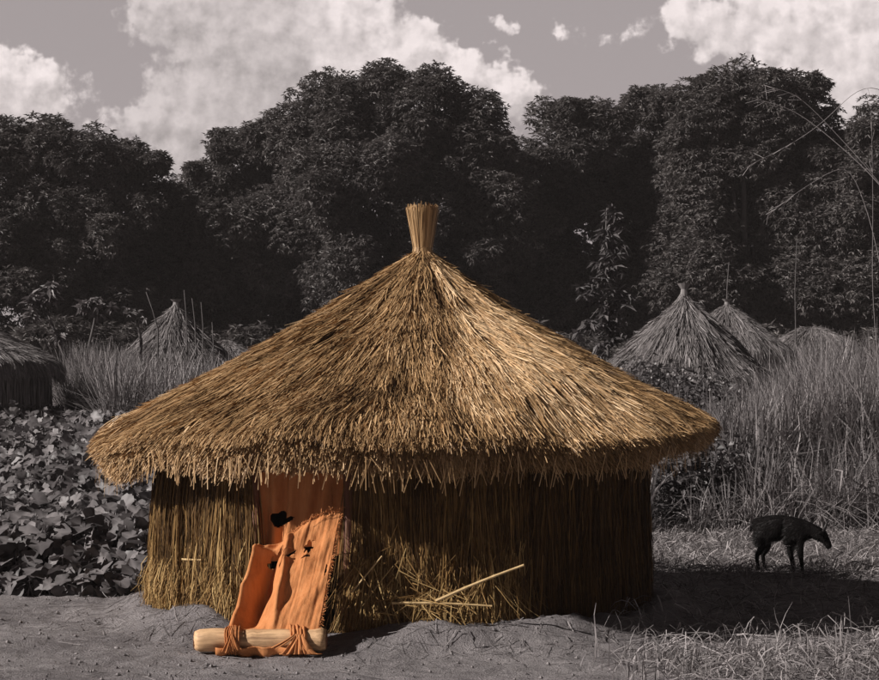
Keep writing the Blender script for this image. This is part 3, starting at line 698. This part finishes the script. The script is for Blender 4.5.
# short litter grass on the right and at the hut foot
mb = MB()
n = 52000; dd_ = 13.8 + 17 * U(0, 1, n) ** .9; px = U(430, 1000, n); x = (px - HX) / F * dd_; y = dd_
r = np.hypot(x - HCX, y - HCY)
edge = .9 + 1.1 * fbm(x * 1.5, y * 1.5, 51) 
ok = (r > 2.6) & ((x > edge + .35 * (y < 16) ) | (y > 22)) & (U(0, 1, n) < (.30 + .9 * fbm(x * 1.3, y * 1.3, 52)) * np.where((np.hypot((x - 2.6) * .8, y - 18.6) < 3.0), .25, 1) * np.where(y < 16.5, .85, 1))
x, y = x[ok], y[ok]; n = len(x)
K = 5; u = np.linspace(0, 1, K)[None]; a = U(0, 2 * math.pi, n); ln = U(.12, .5, n); z = terrain(x, y)
cv = NR(.5, n)[:, None]
aa = a[:, None] + cv * u
pts = np.stack([x[:, None] + np.cos(aa) * ln[:, None] * u, y[:, None] + np.sin(aa) * ln[:, None] * u, 0 * aa], -1)
pts[..., 2] = terrain(pts[..., 0], pts[..., 1]) + .012 + U(0, .06, n)[:, None] + (np.abs(NR(.07, n)))[:, None] * np.sin(u * math.pi) + U(0, .25, n)[:, None] ** 3 * 8 * u * .3
side = unit(np.stack([-np.sin(a), np.cos(a), NR(.5, n)], -1))
ribbons(mb, pts, .009 * U(.5, 1.5, n)[:, None] * np.array([.6, 1, 1, .8, .3])[None], side, U(.05, 1, n))
# upright tufts
n = 3600; dd_ = 13.9 + 16 * U(0, 1, n) ** 1.3; px = U(500, 960, n); x = (px - HX) / F * dd_; y = dd_
ok = (np.hypot(x - HCX, y - HCY) > 2.7) & (x > 1.0 + .5 * fbm(x, y, 3)) & (fbm(x * 1.2, y * 1.2, 58) > .47 - .10 * (y < 16)) & (np.hypot(x - 2.4, y - 18.9) > 3.1 + NR(.3, n))
x, y = x[ok], y[ok]
blades(mb, x, y, U(.08, .28, len(x)), .009, .7, tl=.3, th=1.)
# a few taller stems by the shadow front edge
xs_ = np.array([(610, 15.0), (628, 15.2), (650, 14.8), (707, 14.9), (700, 15.1), (755, 14.6), (795, 14.5), (810, 14.7), (835, 14.9), (822, 15.6), (780, 15.2), (600, 15.3), (860, 16), (845, 15.1)])
x = (np.repeat(xs_[:, 0], 3) + NR(6, 42) - HX) / F * np.repeat(xs_[:, 1], 3); y = np.repeat(xs_[:, 1], 3) + NR(.1, 42)
kz = RNG.random(42) < .55; blades(mb, x[kz], y[kz], U(.2, .5, kz.sum()), .010, .6, tl=.3, th=.9)
tag(mb.build('dry_grass_litter', M['litter']), 'short flattened dry grass on the ground right of the golden hut', 'grass', kind='stuff')

# straws strewn on the bare earth, with pebbles
mb = MB(); n = 3800; dd_ = U(13.8, 19.5, n); px = U(-60, 620, n); x = (px - HX) / F * dd_; y = dd_
r = np.hypot(x - HCX, y - HCY); ok = (r > 2.45) & ((U(0, 1, n) < .12) | (r < 3.2 + NR(.25, n))); x, y = x[ok], y[ok]; n = len(x)
a = U(0, 6.28, n); ln = U(.04, .3, n); u = np.linspace(-.5, .5, 4)[None]
pts = np.stack([x[:, None] + np.cos(a)[:, None] * ln[:, None] * u, y[:, None] + np.sin(a)[:, None] * ln[:, None] * u, 0 * u + 0 * x[:, None]], -1)
pts[..., 2] = terrain(pts[..., 0], pts[..., 1]) + .012
ribbons(mb, pts, np.full((n, 4), .006), unit(np.stack([-np.sin(a), np.cos(a), NR(.3, n)], -1)), U(.1, .9, n))
tag(mb.build('strewn_straw', M['litter']), 'loose straws scattered on the bare earth in front of the hut', 'straw', kind='stuff')
mb = MB(); n = 900; dd_ = U(13.8, 19.5, n); px = U(-40, 600, n)
for a, b in zip(px, dd_):
    x0 = (a - HX) / F * b
    if math.hypot(x0 - HCX, b - HCY) < 2.5: continue
    q = random.choice([.006, .008, .012, .018]) * random.uniform(.7, 1.4)
    v = np.array([(1, 0, 0), (-1, 0, 0), (0, 1, 0), (0, -1, 0), (0, 0, 1), (0, 0, -1)]) * q * U(.6, 1.3, (6, 3)); v[:, 2] *= .7
    v += [x0, b, float(terrain(x0, b)) + q * .3]
    mb.add(v, None, [[0, 2, 4], [2, 1, 4], [1, 3, 4], [3, 0, 4], [2, 0, 5], [1, 2, 5], [3, 1, 5], [0, 3, 5]], random.random() * .7)
tag(mb.build('pebbles', M['stone']), 'small clods and pebbles on the bare earth', 'pebbles', kind='stuff')
def rock(px, py, sz, label):
    d = F * H / (py - HY); x = (px - HX) / F * d; z = float(terrain(x, d)); m = MB(); nu, nv = 14, 9
    th, ph = np.meshgrid(np.arange(nu) * 2 * math.pi / nu, np.linspace(.05, math.pi - .05, nv)); rr = sz * (.75 + .5 * fbm(th * 1.2 + px, ph * 1.5, 4, 3))
    v = np.stack([x + rr * np.sin(ph) * np.cos(th), d + rr * np.sin(ph) * np.sin(th), z + sz * .3 + rr * .6 * np.cos(ph)], -1)
    q = [[i * nu + j, i * nu + (j + 1) % nu, (i + 1) * nu + (j + 1) % nu, (i + 1) * nu + j] for i in range(nv - 1) for j in range(nu)]
    m.add(v, q, tone=.9); tag(m.build('stone', M['stone'], origin=(x, d, z)), label, 'stone')
rock(866, 655, .035, 'small white stone in the dry grass by the lower right corner')
rock(117, 649, .022, 'tiny pale stone lying alone on the bare earth at lower left')

# ------------------------------------------------------------------ broad leaved crop on the left
def broad(mb, p, d, n, Ls, tone):
    """lobed cupped leaf from a centre fan"""
    th = np.linspace(-math.pi, math.pi, 17)[:-1]
    ro = .50 * (1 + .13 * np.cos(5 * th)) * (1 - .55 * np.exp(-((np.abs(th) - math.pi) / .35) ** 2))
    ring = np.stack([ro * np.sin(th), .42 + ro * np.cos(th)], -1); K = len(ring)
    d = unit(d); s = unit(np.cross(d, n)); nn = np.cross(s, d); N = len(p); Ls = Ls[:, None, None]
    jit = 1 + NR(.07, (N, K, 1))
    rx = ring[None, :, 0:1] * jit * Ls; ry = ring[None, :, 1:2] * jit * Ls
    cup = (.26 * np.abs(ring[:, 0:1]) ** 1.0 - .28 * (ring[:, 1:2]) ** 2 + .0)[None] * Ls + NR(.03, (N, K, 1)) * Ls
    v = p[:, None] + s[:, None] * rx + d[:, None] * ry + nn[:, None] * cup
    c = p + d * (.38 * Ls[:, 0]) - nn * (.05 * Ls[:, 0])
    V = np.concatenate([v, c[:, None]], 1).reshape(-1, 3); b = np.arange(N)[:, None] * (K + 1)
    j = np.arange(K)[None]
    T = np.stack([b + j, b + (j + 1) % K, b + K + 0 * j], -1).reshape(-1, 3)
    tn = tone[:, None] + np.append(.16 * np.cos(5 * th), .30)[None]
    mb.add(V, None, T, np.clip(tn, 0, 1).ravel())
mb = MB(); st = MB()
n = 27000; dd_ = 18.9 + 24 * U(0, 1, n) ** 1.25; px = U(-260, 420, n); x = (px - HX) / F * dd_; y = dd_
edge = 19.55 + .35 * (fbm(x * 1.1, x * 0, 71, 2) - .5) * 2
ok = (y > edge) & (np.hypot(x - HCX, y - HCY) > 2.9) & ((x < -2.95 + .25 * NR(1, n)) | (y > 23))
x, y = x[ok], y[ok]; n = len(x); gz = terrain(x, y)
hh = (.22 + .55 * fbm(x * .9, y * .9, 72, 3) + .75 * sstep(25, 40, y)) * sstep(0, .9, y - edge[ok] + .30)
ztop = gz + hh * U(.25, 1.1, n) ** .8 + .06
a = U(0, 6.28, n); el = NR(.45, n) - .35
d_ = np.stack([np.cos(a) * np.cos(el), np.sin(a) * np.cos(el), np.sin(el)], -1)
nv_ = unit(NR(.42, (n, 3)) + np.array([-.15, -.40, 1]))
broad(mb, np.stack([x, y, ztop], -1), d_, nv_, U(.12, .27, n), np.clip(U(.15, .7, n) + NR(.06, n), 0, 1))
sel = RNG.random(n) < .5
u = np.linspace(0, 1, 4)[None]; xs_, ys_, gz_, zt_ = x[sel], y[sel], gz[sel], ztop[sel]; m_ = sel.sum()
ox, oy = NR(.10, m_), NR(.10, m_)
pts = np.stack([xs_[:, None] + ox[:, None] * (1 - u) ** 2, ys_[:, None] + oy[:, None] * (1 - u) ** 2, gz_[:, None] + (zt_ - gz_)[:, None] * u], -1)
ribbons(mb, pts, np.full((m_, 4), .011), unit(np.stack([np.ones(m_), NR(.3, m_), NR(.1, m_)], -1)), U(.5, 1, m_))
tag(mb.build('leafy_crop', M['crop'], smooth=True), 'dense field of broad lobed crop leaves left of the golden hut', 'crop plants', kind='stuff')

# leafy weeds with white flowers in front of the right hand huts
mb = MB(); fl = MB()
def weeds(n, d0, d1, px0, px1, hf, k=26):
    d = U(d0, d1, n); px = U(px0, px1, n); x = (px - HX) / F * d; gz = terrain(x, d); h = hf(px) * U(.6, 1.1, n)
    u = np.linspace(0, 1, 4)[None]; ox, oy = NR(.18, n), NR(.18, n)
    pts = np.stack([x[:, None] + ox[:, None] * u, d[:, None] + oy[:, None] * u, gz[:, None] + h[:, None] * u], -1)
    ribbons(mb, pts, np.full((n, 4), .016), unit(np.stack([np.ones(n), NR(.3, n), 0 * ox], -1)), .8)
    uu = U(.25, 1.03, (n, k)); c = np.stack([x[:, None] + ox[:, None] * uu, d[:, None] + oy[:, None] * uu, gz[:, None] + h[:, None] * uu], -1) + NR(.09, (n, k, 3))
    c = c.reshape(-1, 3); m_ = len(c)
    dd = NR(1, (m_, 3)) * [1, 1, .5]; leaves(mb, c, dd, NR(.5, (m_, 3)) + [0, -.2, 1], U(.08, .19, m_), U(.05, .10, m_), .15, U(.2, 1, m_))
    # flowers
    s = RNG.random(n) < .13; c = np.stack([x + ox, d + oy, gz + h * 1.03], -1)[s] 
    for q in c:
        a = np.arange(6) * math.pi / 3 + U(0, 1); dr = np.stack([np.cos(a), -.4 + 0 * a, np.sin(a)], -1)
        leaves(fl, np.repeat(q[None], 6, 0), dr, np.array([[0, -1, .3]] * 6), .028, .02, .1, .5)
weeds(1500, 31, 42, 590, 790, lambda px: np.interp(px, [590, 640, 700, 790], [1.5, 2.2, 2.0, 1.5]))
weeds(500, 27.5, 31, 660, 740, lambda px: 1.2 + 0 * px)
weeds(500, 40, 48, 100, 250, lambda px: 1.5 + 0 * px)
tag(mb.build('leafy_weeds', M['weed']), 'dark leafy weeds growing in front of the right hand grey huts', 'weeds', kind='stuff')
tag(fl.build('wildflowers', M['petal']), 'tiny white flowers dotted over the dark weeds', 'flowers', kind='stuff')

# ------------------------------------------------------------------ the goat
def skin_mesh(name, joints, edges, mat, parent=None, origin=(0, 0, 0), sub=2, root=0):
    me = bpy.data.meshes.new(name + '_rig'); me.from_pydata([j[0] for j in joints], edges, []); me.update()
    o = bpy.data.objects.new(name + '_rig', me); C.objects.link(o)
    sk = o.modifiers.new('s', 'SKIN'); sk.use_smooth_shade = True
    for i, (j, sv) in enumerate(zip(joints, me.skin_vertices[0].data)):
        r = j[1]; sv.radius = r if isinstance(r, tuple) else (r, r); sv.use_root = (i == root)
    ss = o.modifiers.new('u', 'SUBSURF'); ss.levels = sub; ss.render_levels = sub
    dg = bpy.context.evaluated_depsgraph_get(); dg.update()
    nm = bpy.data.meshes.new_from_object(o.evaluated_get(dg)); nm.name = name
    bpy.data.objects.remove(o)
    nm.materials.clear(); nm.materials.append(mat)
    ob = bpy.data.objects.new(name, nm); C.objects.link(ob)
    if parent: ob.parent = parent
    return ob
gd = 21.7; sg = F / gd
gx = (787 - HX) / sg; gzz = float(terrain(gx, gd))
# local frame: x right (head), y away, z up; metres
J = [((-.31, .04, .495), (.135, .145)),    # 0 rump (root)
     ((-.18, .02, .485), (.15, .165)),    # 1 loin
     ((-.02, .0, .47), (.155, .17)),    # 2 belly
     ((.13, -.02, .465), (.135, .16)),     # 3 chest
     ((.25, -.03, .475), (.09, .11)),    # 4 neck base
     ((.34, -.04, .46), (.068, .08)),    # 5 neck
     ((.43, -.05, .43), (.066, .07)),   # 6 poll
     ((.485, -.055, .355), (.048, .052)), # 7 face
     ((.53, -.06, .275), (.033, .036)),  # 8 muzzle
     ((-.40, .04, .54), (.045, .05)),    # 9 tail root
     ((-.44, .04, .50), (.024, .022)),    # 10 tail
     ((-.455, .04, .43), (.013, .013)),  # 11
     ((-.33, -.055, .34), (.075, .085)), ((-.29, -.06, .26), (.045, .05)), ((-.36, -.06, .17), (.028, .03)), ((-.345, -.06, .06), (.021, .021)), ((-.33, -.06, .01), (.024, .024)),
     ((-.29, .12, .34), (.075, .085)), ((-.25, .12, .26), (.045, .05)), ((-.32, .12, .17), (.028, .03)), ((-.30, .12, .06), (.021, .021)), ((-.285, .12, .01), (.024, .024)),
     ((.17, -.08, .32), (.058, .068)), ((.18, -.085, .22), (.038, .042)), ((.19, -.085, .12), (.026, .026)), ((.205, -.085, .0), (.021, .021)), ((.22, -.085, -.06), (.024, .024)),
     ((.06, .05, .32), (.058, .068)), ((.03, .05, .22), (.038, .042)), ((.05, .05, .12), (.026, .026)), ((.06, .05, .04), (.021, .021)), ((.075, .05, -.01), (.024, .024)),
     ((.44, -.11, .45), (.022, .014)), ((.40, -.22, .44), (.032, .010)), ((.45, .02, .455), (.022, .014)), ((.44, .12, .45), (.032, .010))]
E = [(0, 1), (1, 2), (2, 3), (3, 4), (4, 5), (5, 6), (6, 7), (7, 8), (0, 9), (9, 10), (10, 11), (0, 12), (12, 13), (13, 14), (14, 15), (15, 16), (0, 17), (17, 18), (18, 19), (19, 20), (20, 21),
     (3, 22), (22, 23), (23, 24), (24, 25), (25, 26), (3, 27), (27, 28), (28, 29), (29, 30), (30, 31), (6, 32), (32, 33), (6, 34), (34, 35)]
goat = empty('goat', (gx, gd, gzz), 'small black goat walking right with its head lowered at the edge of the hut shadow', 'goat')
goat.rotation_euler = (0, 0, R(-20))
goat.scale = (.92, .92, 1.0)
goat.location.z += .03
skin_mesh('body', J, E, M['fur'], goat)
gb = [o for o in goat.children if o.name.startswith('body')][0].data
tri = np.array([list(p_.vertices)[:3] for p_ in gb.polygons]); co = np.array([tuple(v_.co) for v_ in gb.vertices])
A, B, C_ = co[tri[:, 0]], co[tri[:, 1]], co[tri[:, 2]]; nr = np.cross(B - A, C_ - A); ar = np.linalg.norm(nr, axis=1)
pk = RNG.choice(len(tri), 9000, p=ar / ar.sum()); w1 = U(0, 1, 9000)[:, None]; w2 = U(0, 1, 9000)[:, None] * (1 - w1)
p0 = A[pk] + (B[pk] - A[pk]) * w1 + (C_[pk] - A[pk]) * w2; nr = unit(nr[pk])
kk = p0[:, 2] > .18; p0, nr = p0[kk], nr[kk]; n = len(p0); t = np.linspace(0, 1, 3)
dr = unit(nr * .45 + np.array([-.6, 0, -.55]) + NR(.22, (n, 3))); ln = U(.015, .05, n) * np.where(p0[:, 0] > .3, .4, 1)
pts = p0[:, None] + dr[:, None] * (ln[:, None] * t)[..., None]
m = MB(); ribbons(m, pts, np.full((n, 3), .004) * np.array([1, .8, .3])[None], unit(np.cross(dr, nr) + 1e-6), U(0, 1, n))
hb = m.build('coat', M['coat']); hb.location = (0, 0, 0); hb.parent = goat
for sy in (-.075, -.025):
    m = MB(); tube(m, [(.445, sy, .46), (.475, sy, .52), (.50, sy - .005, .585)], [.019, .014, .005], 8)
    hb = m.build('horn', M['horn'], smooth=True); hb.location = (0, 0, 0); hb.parent = goat

# ------------------------------------------------------------------ light
az = math.atan2(-.942, -.336); el = R(31)
sd = Vector((-.942 * math.cos(el), -.336 * math.cos(el), math.sin(el)))
sun = bpy.data.objects.new('sun', bpy.data.lights.new('sun', 'SUN')); C.objects.link(sun)
sun.data.energy = 5.0; sun.data.angle = R(.5); sun.data.color = (1, .95, .90)
sun.rotation_euler = sd.to_track_quat('Z', 'Y').to_euler(); sun.location = (-20, -10, 30)

w = bpy.data.worlds.new('World'); S.world = w; w.use_nodes = True; nt = w.node_tree
bg = nt.nodes['Background']
sky = nt.nodes.new('ShaderNodeTexSky'); sky.sky_type = 'NISHITA'; sky.sun_disc = False
sky.sun_elevation = el; sky.sun_rotation = az % (2 * math.pi); sky.dust_density = 1.5; sky.air_density = 1.0
bw = nt.nodes.new('ShaderNodeRGBToBW'); nt.links.new(sky.outputs[0], bw.inputs[0])
tc = nt.nodes.new('ShaderNodeTexCoord'); sep = nt.nodes.new('ShaderNodeSeparateXYZ'); nt.links.new(tc.outputs['Generated'], sep.inputs[0])
yy = math_(nt, 'MAXIMUM', sep.outputs[1], .05)
# cloud field in azimuth / elevation tangents, units of 1/100
uu = math_(nt, 'MULTIPLY', math_(nt, 'DIVIDE', sep.outputs[0], yy), 100.); vv = math_(nt, 'MULTIPLY', math_(nt, 'DIVIDE', sep.outputs[2], yy), 100.)
def comb(x, y, z=0.):
    c = nt.nodes.new('ShaderNodeCombineXYZ')
    for i, a in enumerate((x, y, z)):
        if isinstance(a, (int, float)): c.inputs[i].default_value = a
        else: nt.links.new(a, c.inputs[i])
    return c.outputs[0]
def T(px, py): return ((px - HX) / F * 100, (HY - py) / F * 100)
# (px, py, rx, ry, weight)
CL = [(22, 92, 52, 36, 1.1), (-30, 90, 45, 40, 1.), (225, 25, 75, 60, 1.), (195, 140, 75, 48, 1.), (140, 118, 45, 16, .5), (270, 60, 60, 60, .8), (165, 5, 40, 24, .6),
      (350, 45, 48, 50, 1.1), (400, 70, 50, 40, 1.1), (455, 80, 50, 34, 1.1), (505, 98, 36, 26, 1.0), (500, 22, 20, 10, .46), (560, 34, 26, 10, .36), (615, 40, 42, 11, .38), (690, 12, 46, 26, .85), (715, 45, 28, 24, .6),
      (795, 50, 42, 62, 1.15), (770, 10, 30, 26, .8), (870, 60, 46, 58, 1.15), (835, 80, 40, 40, 1.0)]
def density(du, dv, full=False):
    a = math_(nt, 'ADD', uu, du); b = math_(nt, 'ADD', vv, dv); vec = comb(a, b)
    def nz(sc, det, off):
        n = nt.nodes.new('ShaderNodeTexNoise'); n.noise_dimensions = '2D'; n.inputs['Scale'].default_value = sc; n.inputs['Detail'].default_value = det; n.inputs['Roughness'].default_value = .6
        nt.links.new(comb(math_(nt, 'ADD', a, off), b, off), n.inputs['Vector']); return n.outputs['Fac']
    wx = math_(nt, 'MULTIPLY', math_(nt, 'SUBTRACT', nz(.55, 3, 3.), .5), 3.2); wy = math_(nt, 'MULTIPLY', math_(nt, 'SUBTRACT', nz(.55, 3, 17.), .5), 2.6)
    a2 = math_(nt, 'ADD', a, wx); b2 = math_(nt, 'ADD', b, wy)
    tot = None
    for (px, py, rx, ry, wgt) in CL:
        cu, cv = T(px, py); ru, rv = rx / F * 100, ry / F * 100
        e = math_(nt, 'ADD', math_(nt, 'POWER', math_(nt, 'ABSOLUTE', math_(nt, 'DIVIDE', math_(nt, 'SUBTRACT', a2, cu), ru)), 2.), math_(nt, 'POWER', math_(nt, 'ABSOLUTE', math_(nt, 'DIVIDE', math_(nt, 'SUBTRACT', b2, cv), rv)), 2.))
        k = math_(nt, 'MULTIPLY', math_(nt, 'EXPONENT', math_(nt, 'MULTIPLY', e, -.9)), wgt)
        tot = k if tot is None else math_(nt, 'ADD', tot, k)
    tot = math_(nt, 'MINIMUM', tot, 1.4)
    def vor(sc, off):
        n = nt.nodes.new('ShaderNodeTexVoronoi'); n.voronoi_dimensions = '2D'; n.feature = 'SMOOTH_F1'; n.inputs['Scale'].default_value = sc; n.inputs['Smoothness'].default_value = .35
        nt.links.new(comb(math_(nt, 'ADD', a, math_(nt, 'ADD', math_(nt, 'MULTIPLY', wx, .35), off)), math_(nt, 'ADD', b, math_(nt, 'MULTIPLY', wy, .35)), off), n.inputs['Vector']); return math_(nt, 'SUBTRACT', .45, n.outputs['Distance'])
    det = math_(nt, 'ADD', math_(nt, 'MULTIPLY', math_(nt, 'SUBTRACT', nz(1.6, 4, 31.), .5), .45), math_(nt, 'ADD', math_(nt, 'MULTIPLY', vor(.42, 2.3), .50), math_(nt, 'MULTIPLY', vor(1.05, 7.7), .20)))
    return (math_(nt, 'ADD', tot, det), nz(.75, 4, 44.), a2) if full else math_(nt, 'ADD', tot, det)
D0, CN, A2 = density(0., 0., True); D1 = density(-.42, .55)
mr = nt.nodes.new('ShaderNodeMapRange'); mr.interpolation_type = 'SMOOTHSTEP'; nt.links.new(D0, mr.inputs[0])
mr.inputs[1].default_value = .36; mr.inputs[2].default_value = .66; mr.inputs[3].default_value = 0; mr.inputs[4].default_value = 1
relief = math_(nt, 'ADD', .5, math_(nt, 'MULTIPLY', math_(nt, 'SUBTRACT', D0, D1), 1.35), clamp=True)
# cumulus on the sides are brighter than the thin cloud over the left gap
us = nt.nodes.new('ShaderNodeMapRange'); us.interpolation_type = 'SMOOTHSTEP'; nt.links.new(A2, us.inputs[0]); a_, b_ = T(285, 0)[0], T(345, 0)[0]
us.inputs[1].default_value = a_; us.inputs[2].default_value = b_; us.inputs[3].default_value = .0; us.inputs[4].default_value = 1
us2 = nt.nodes.new('ShaderNodeMapRange'); us2.interpolation_type = 'SMOOTHSTEP'; nt.links.new(A2, us2.inputs[0]); a_, b_ = T(75, 0)[0], T(125, 0)[0]
us2.inputs[1].default_value = a_; us2.inputs[2].default_value = b_; us2.inputs[3].default_value = 1.; us2.inputs[4].default_value = 0
bright = math_(nt, 'ADD', math_(nt, 'MULTIPLY', math_(nt, 'MAXIMUM', us.outputs[0], us2.outputs[0]), .7), .35)
lum = math_(nt, 'ADD', math_(nt, 'ADD', 3.4, math_(nt, 'MULTIPLY', relief, math_(nt, 'ADD', 2.0, math_(nt, 'MULTIPLY', bright, 1.4)))), math_(nt, 'MULTIPLY', bright, 1.8))
lum = math_(nt, 'MAXIMUM', math_(nt, 'ADD', lum, math_(nt, 'MULTIPLY', math_(nt, 'SUBTRACT', CN, .5), 3.0)), 2.9)
skyl = math_(nt, 'ADD', math_(nt, 'MULTIPLY', bw.outputs[0], .25), 2.75)
hi = nt.nodes.new('ShaderNodeMapRange'); hi.interpolation_type = 'SMOOTHSTEP'; nt.links.new(sep.outputs[2], hi.inputs[0])
hi.inputs[1].default_value = .19; hi.inputs[2].default_value = .5; hi.inputs[3].default_value = 1; hi.inputs[4].default_value = .14
skyl = math_(nt, 'MULTIPLY', skyl, hi.outputs[0])
fb = nt.nodes.new('ShaderNodeMapRange'); fb.interpolation_type = 'SMOOTHSTEP'; nt.links.new(sep.outputs[1], fb.inputs[0])
fb.inputs[1].default_value = -.2; fb.inputs[2].default_value = .8; fb.inputs[3].default_value = .4; fb.inputs[4].default_value = 1
skyl = math_(nt, 'MULTIPLY', skyl, fb.outputs[0])
mix = nt.nodes.new('ShaderNodeMix'); mix.data_type = 'FLOAT'; nt.links.new(math_(nt, 'MULTIPLY', mr.outputs[0], .92), mix.inputs[0])
mix.data_type = 'RGBA'
def tinted(l, c):
    t_ = nt.nodes.new('ShaderNodeVectorMath'); t_.operation = 'SCALE'; t_.inputs[0].default_value = c; nt.links.new(l, t_.inputs['Scale']); return t_.outputs[0]
nt.links.new(tinted(skyl, (1.07, .948, .955)), mix.inputs[6]); nt.links.new(tinted(lum, (1.08, .970, .955)), mix.inputs[7])
nt.links.new(mix.outputs[2], bg.inputs[0]); bg.inputs[1].default_value = .1

S.view_settings.view_transform = 'Standard'; S.view_settings.look = 'None'; S.view_settings.gamma = 1; S.view_settings.exposure = 0
S.view_settings.use_curve_mapping = False
w.cycles.sampling_method = 'MANUAL'; w.cycles.sample_map_resolution = 512
S.cycles.max_bounces = 5; S.cycles.diffuse_bounces = 2; S.cycles.transparent_max_bounces = 4

# thin warm air between here and the tree line
m = MB(); b0 = np.array([-930., -40., -4.]); b1 = np.array([930., 1530., 24.])
v = [(x, y, z) for z in (b0[2], b1[2]) for y in (b0[1], b1[1]) for x in (b0[0], b1[0])]
m.add(v, [[0, 2, 3, 1], [4, 5, 7, 6], [0, 1, 5, 4], [2, 6, 7, 3], [0, 4, 6, 2], [1, 3, 7, 5]])
hm = bpy.data.materials.new('haze'); hm.use_nodes = True; hn = hm.node_tree; hn.nodes.remove(hn.nodes['Principled BSDF'])
pv = hn.nodes.new('ShaderNodeVolumePrincipled'); pv.inputs['Density'].default_value = .00042; pv.inputs['Color'].default_value = (.86, .78, .77, 1); pv.inputs['Anisotropy'].default_value = .1
hn.links.new(pv.outputs[0], hn.nodes['Material Output'].inputs['Volume'])
tag(m.build('haze', hm), kind='stuff')
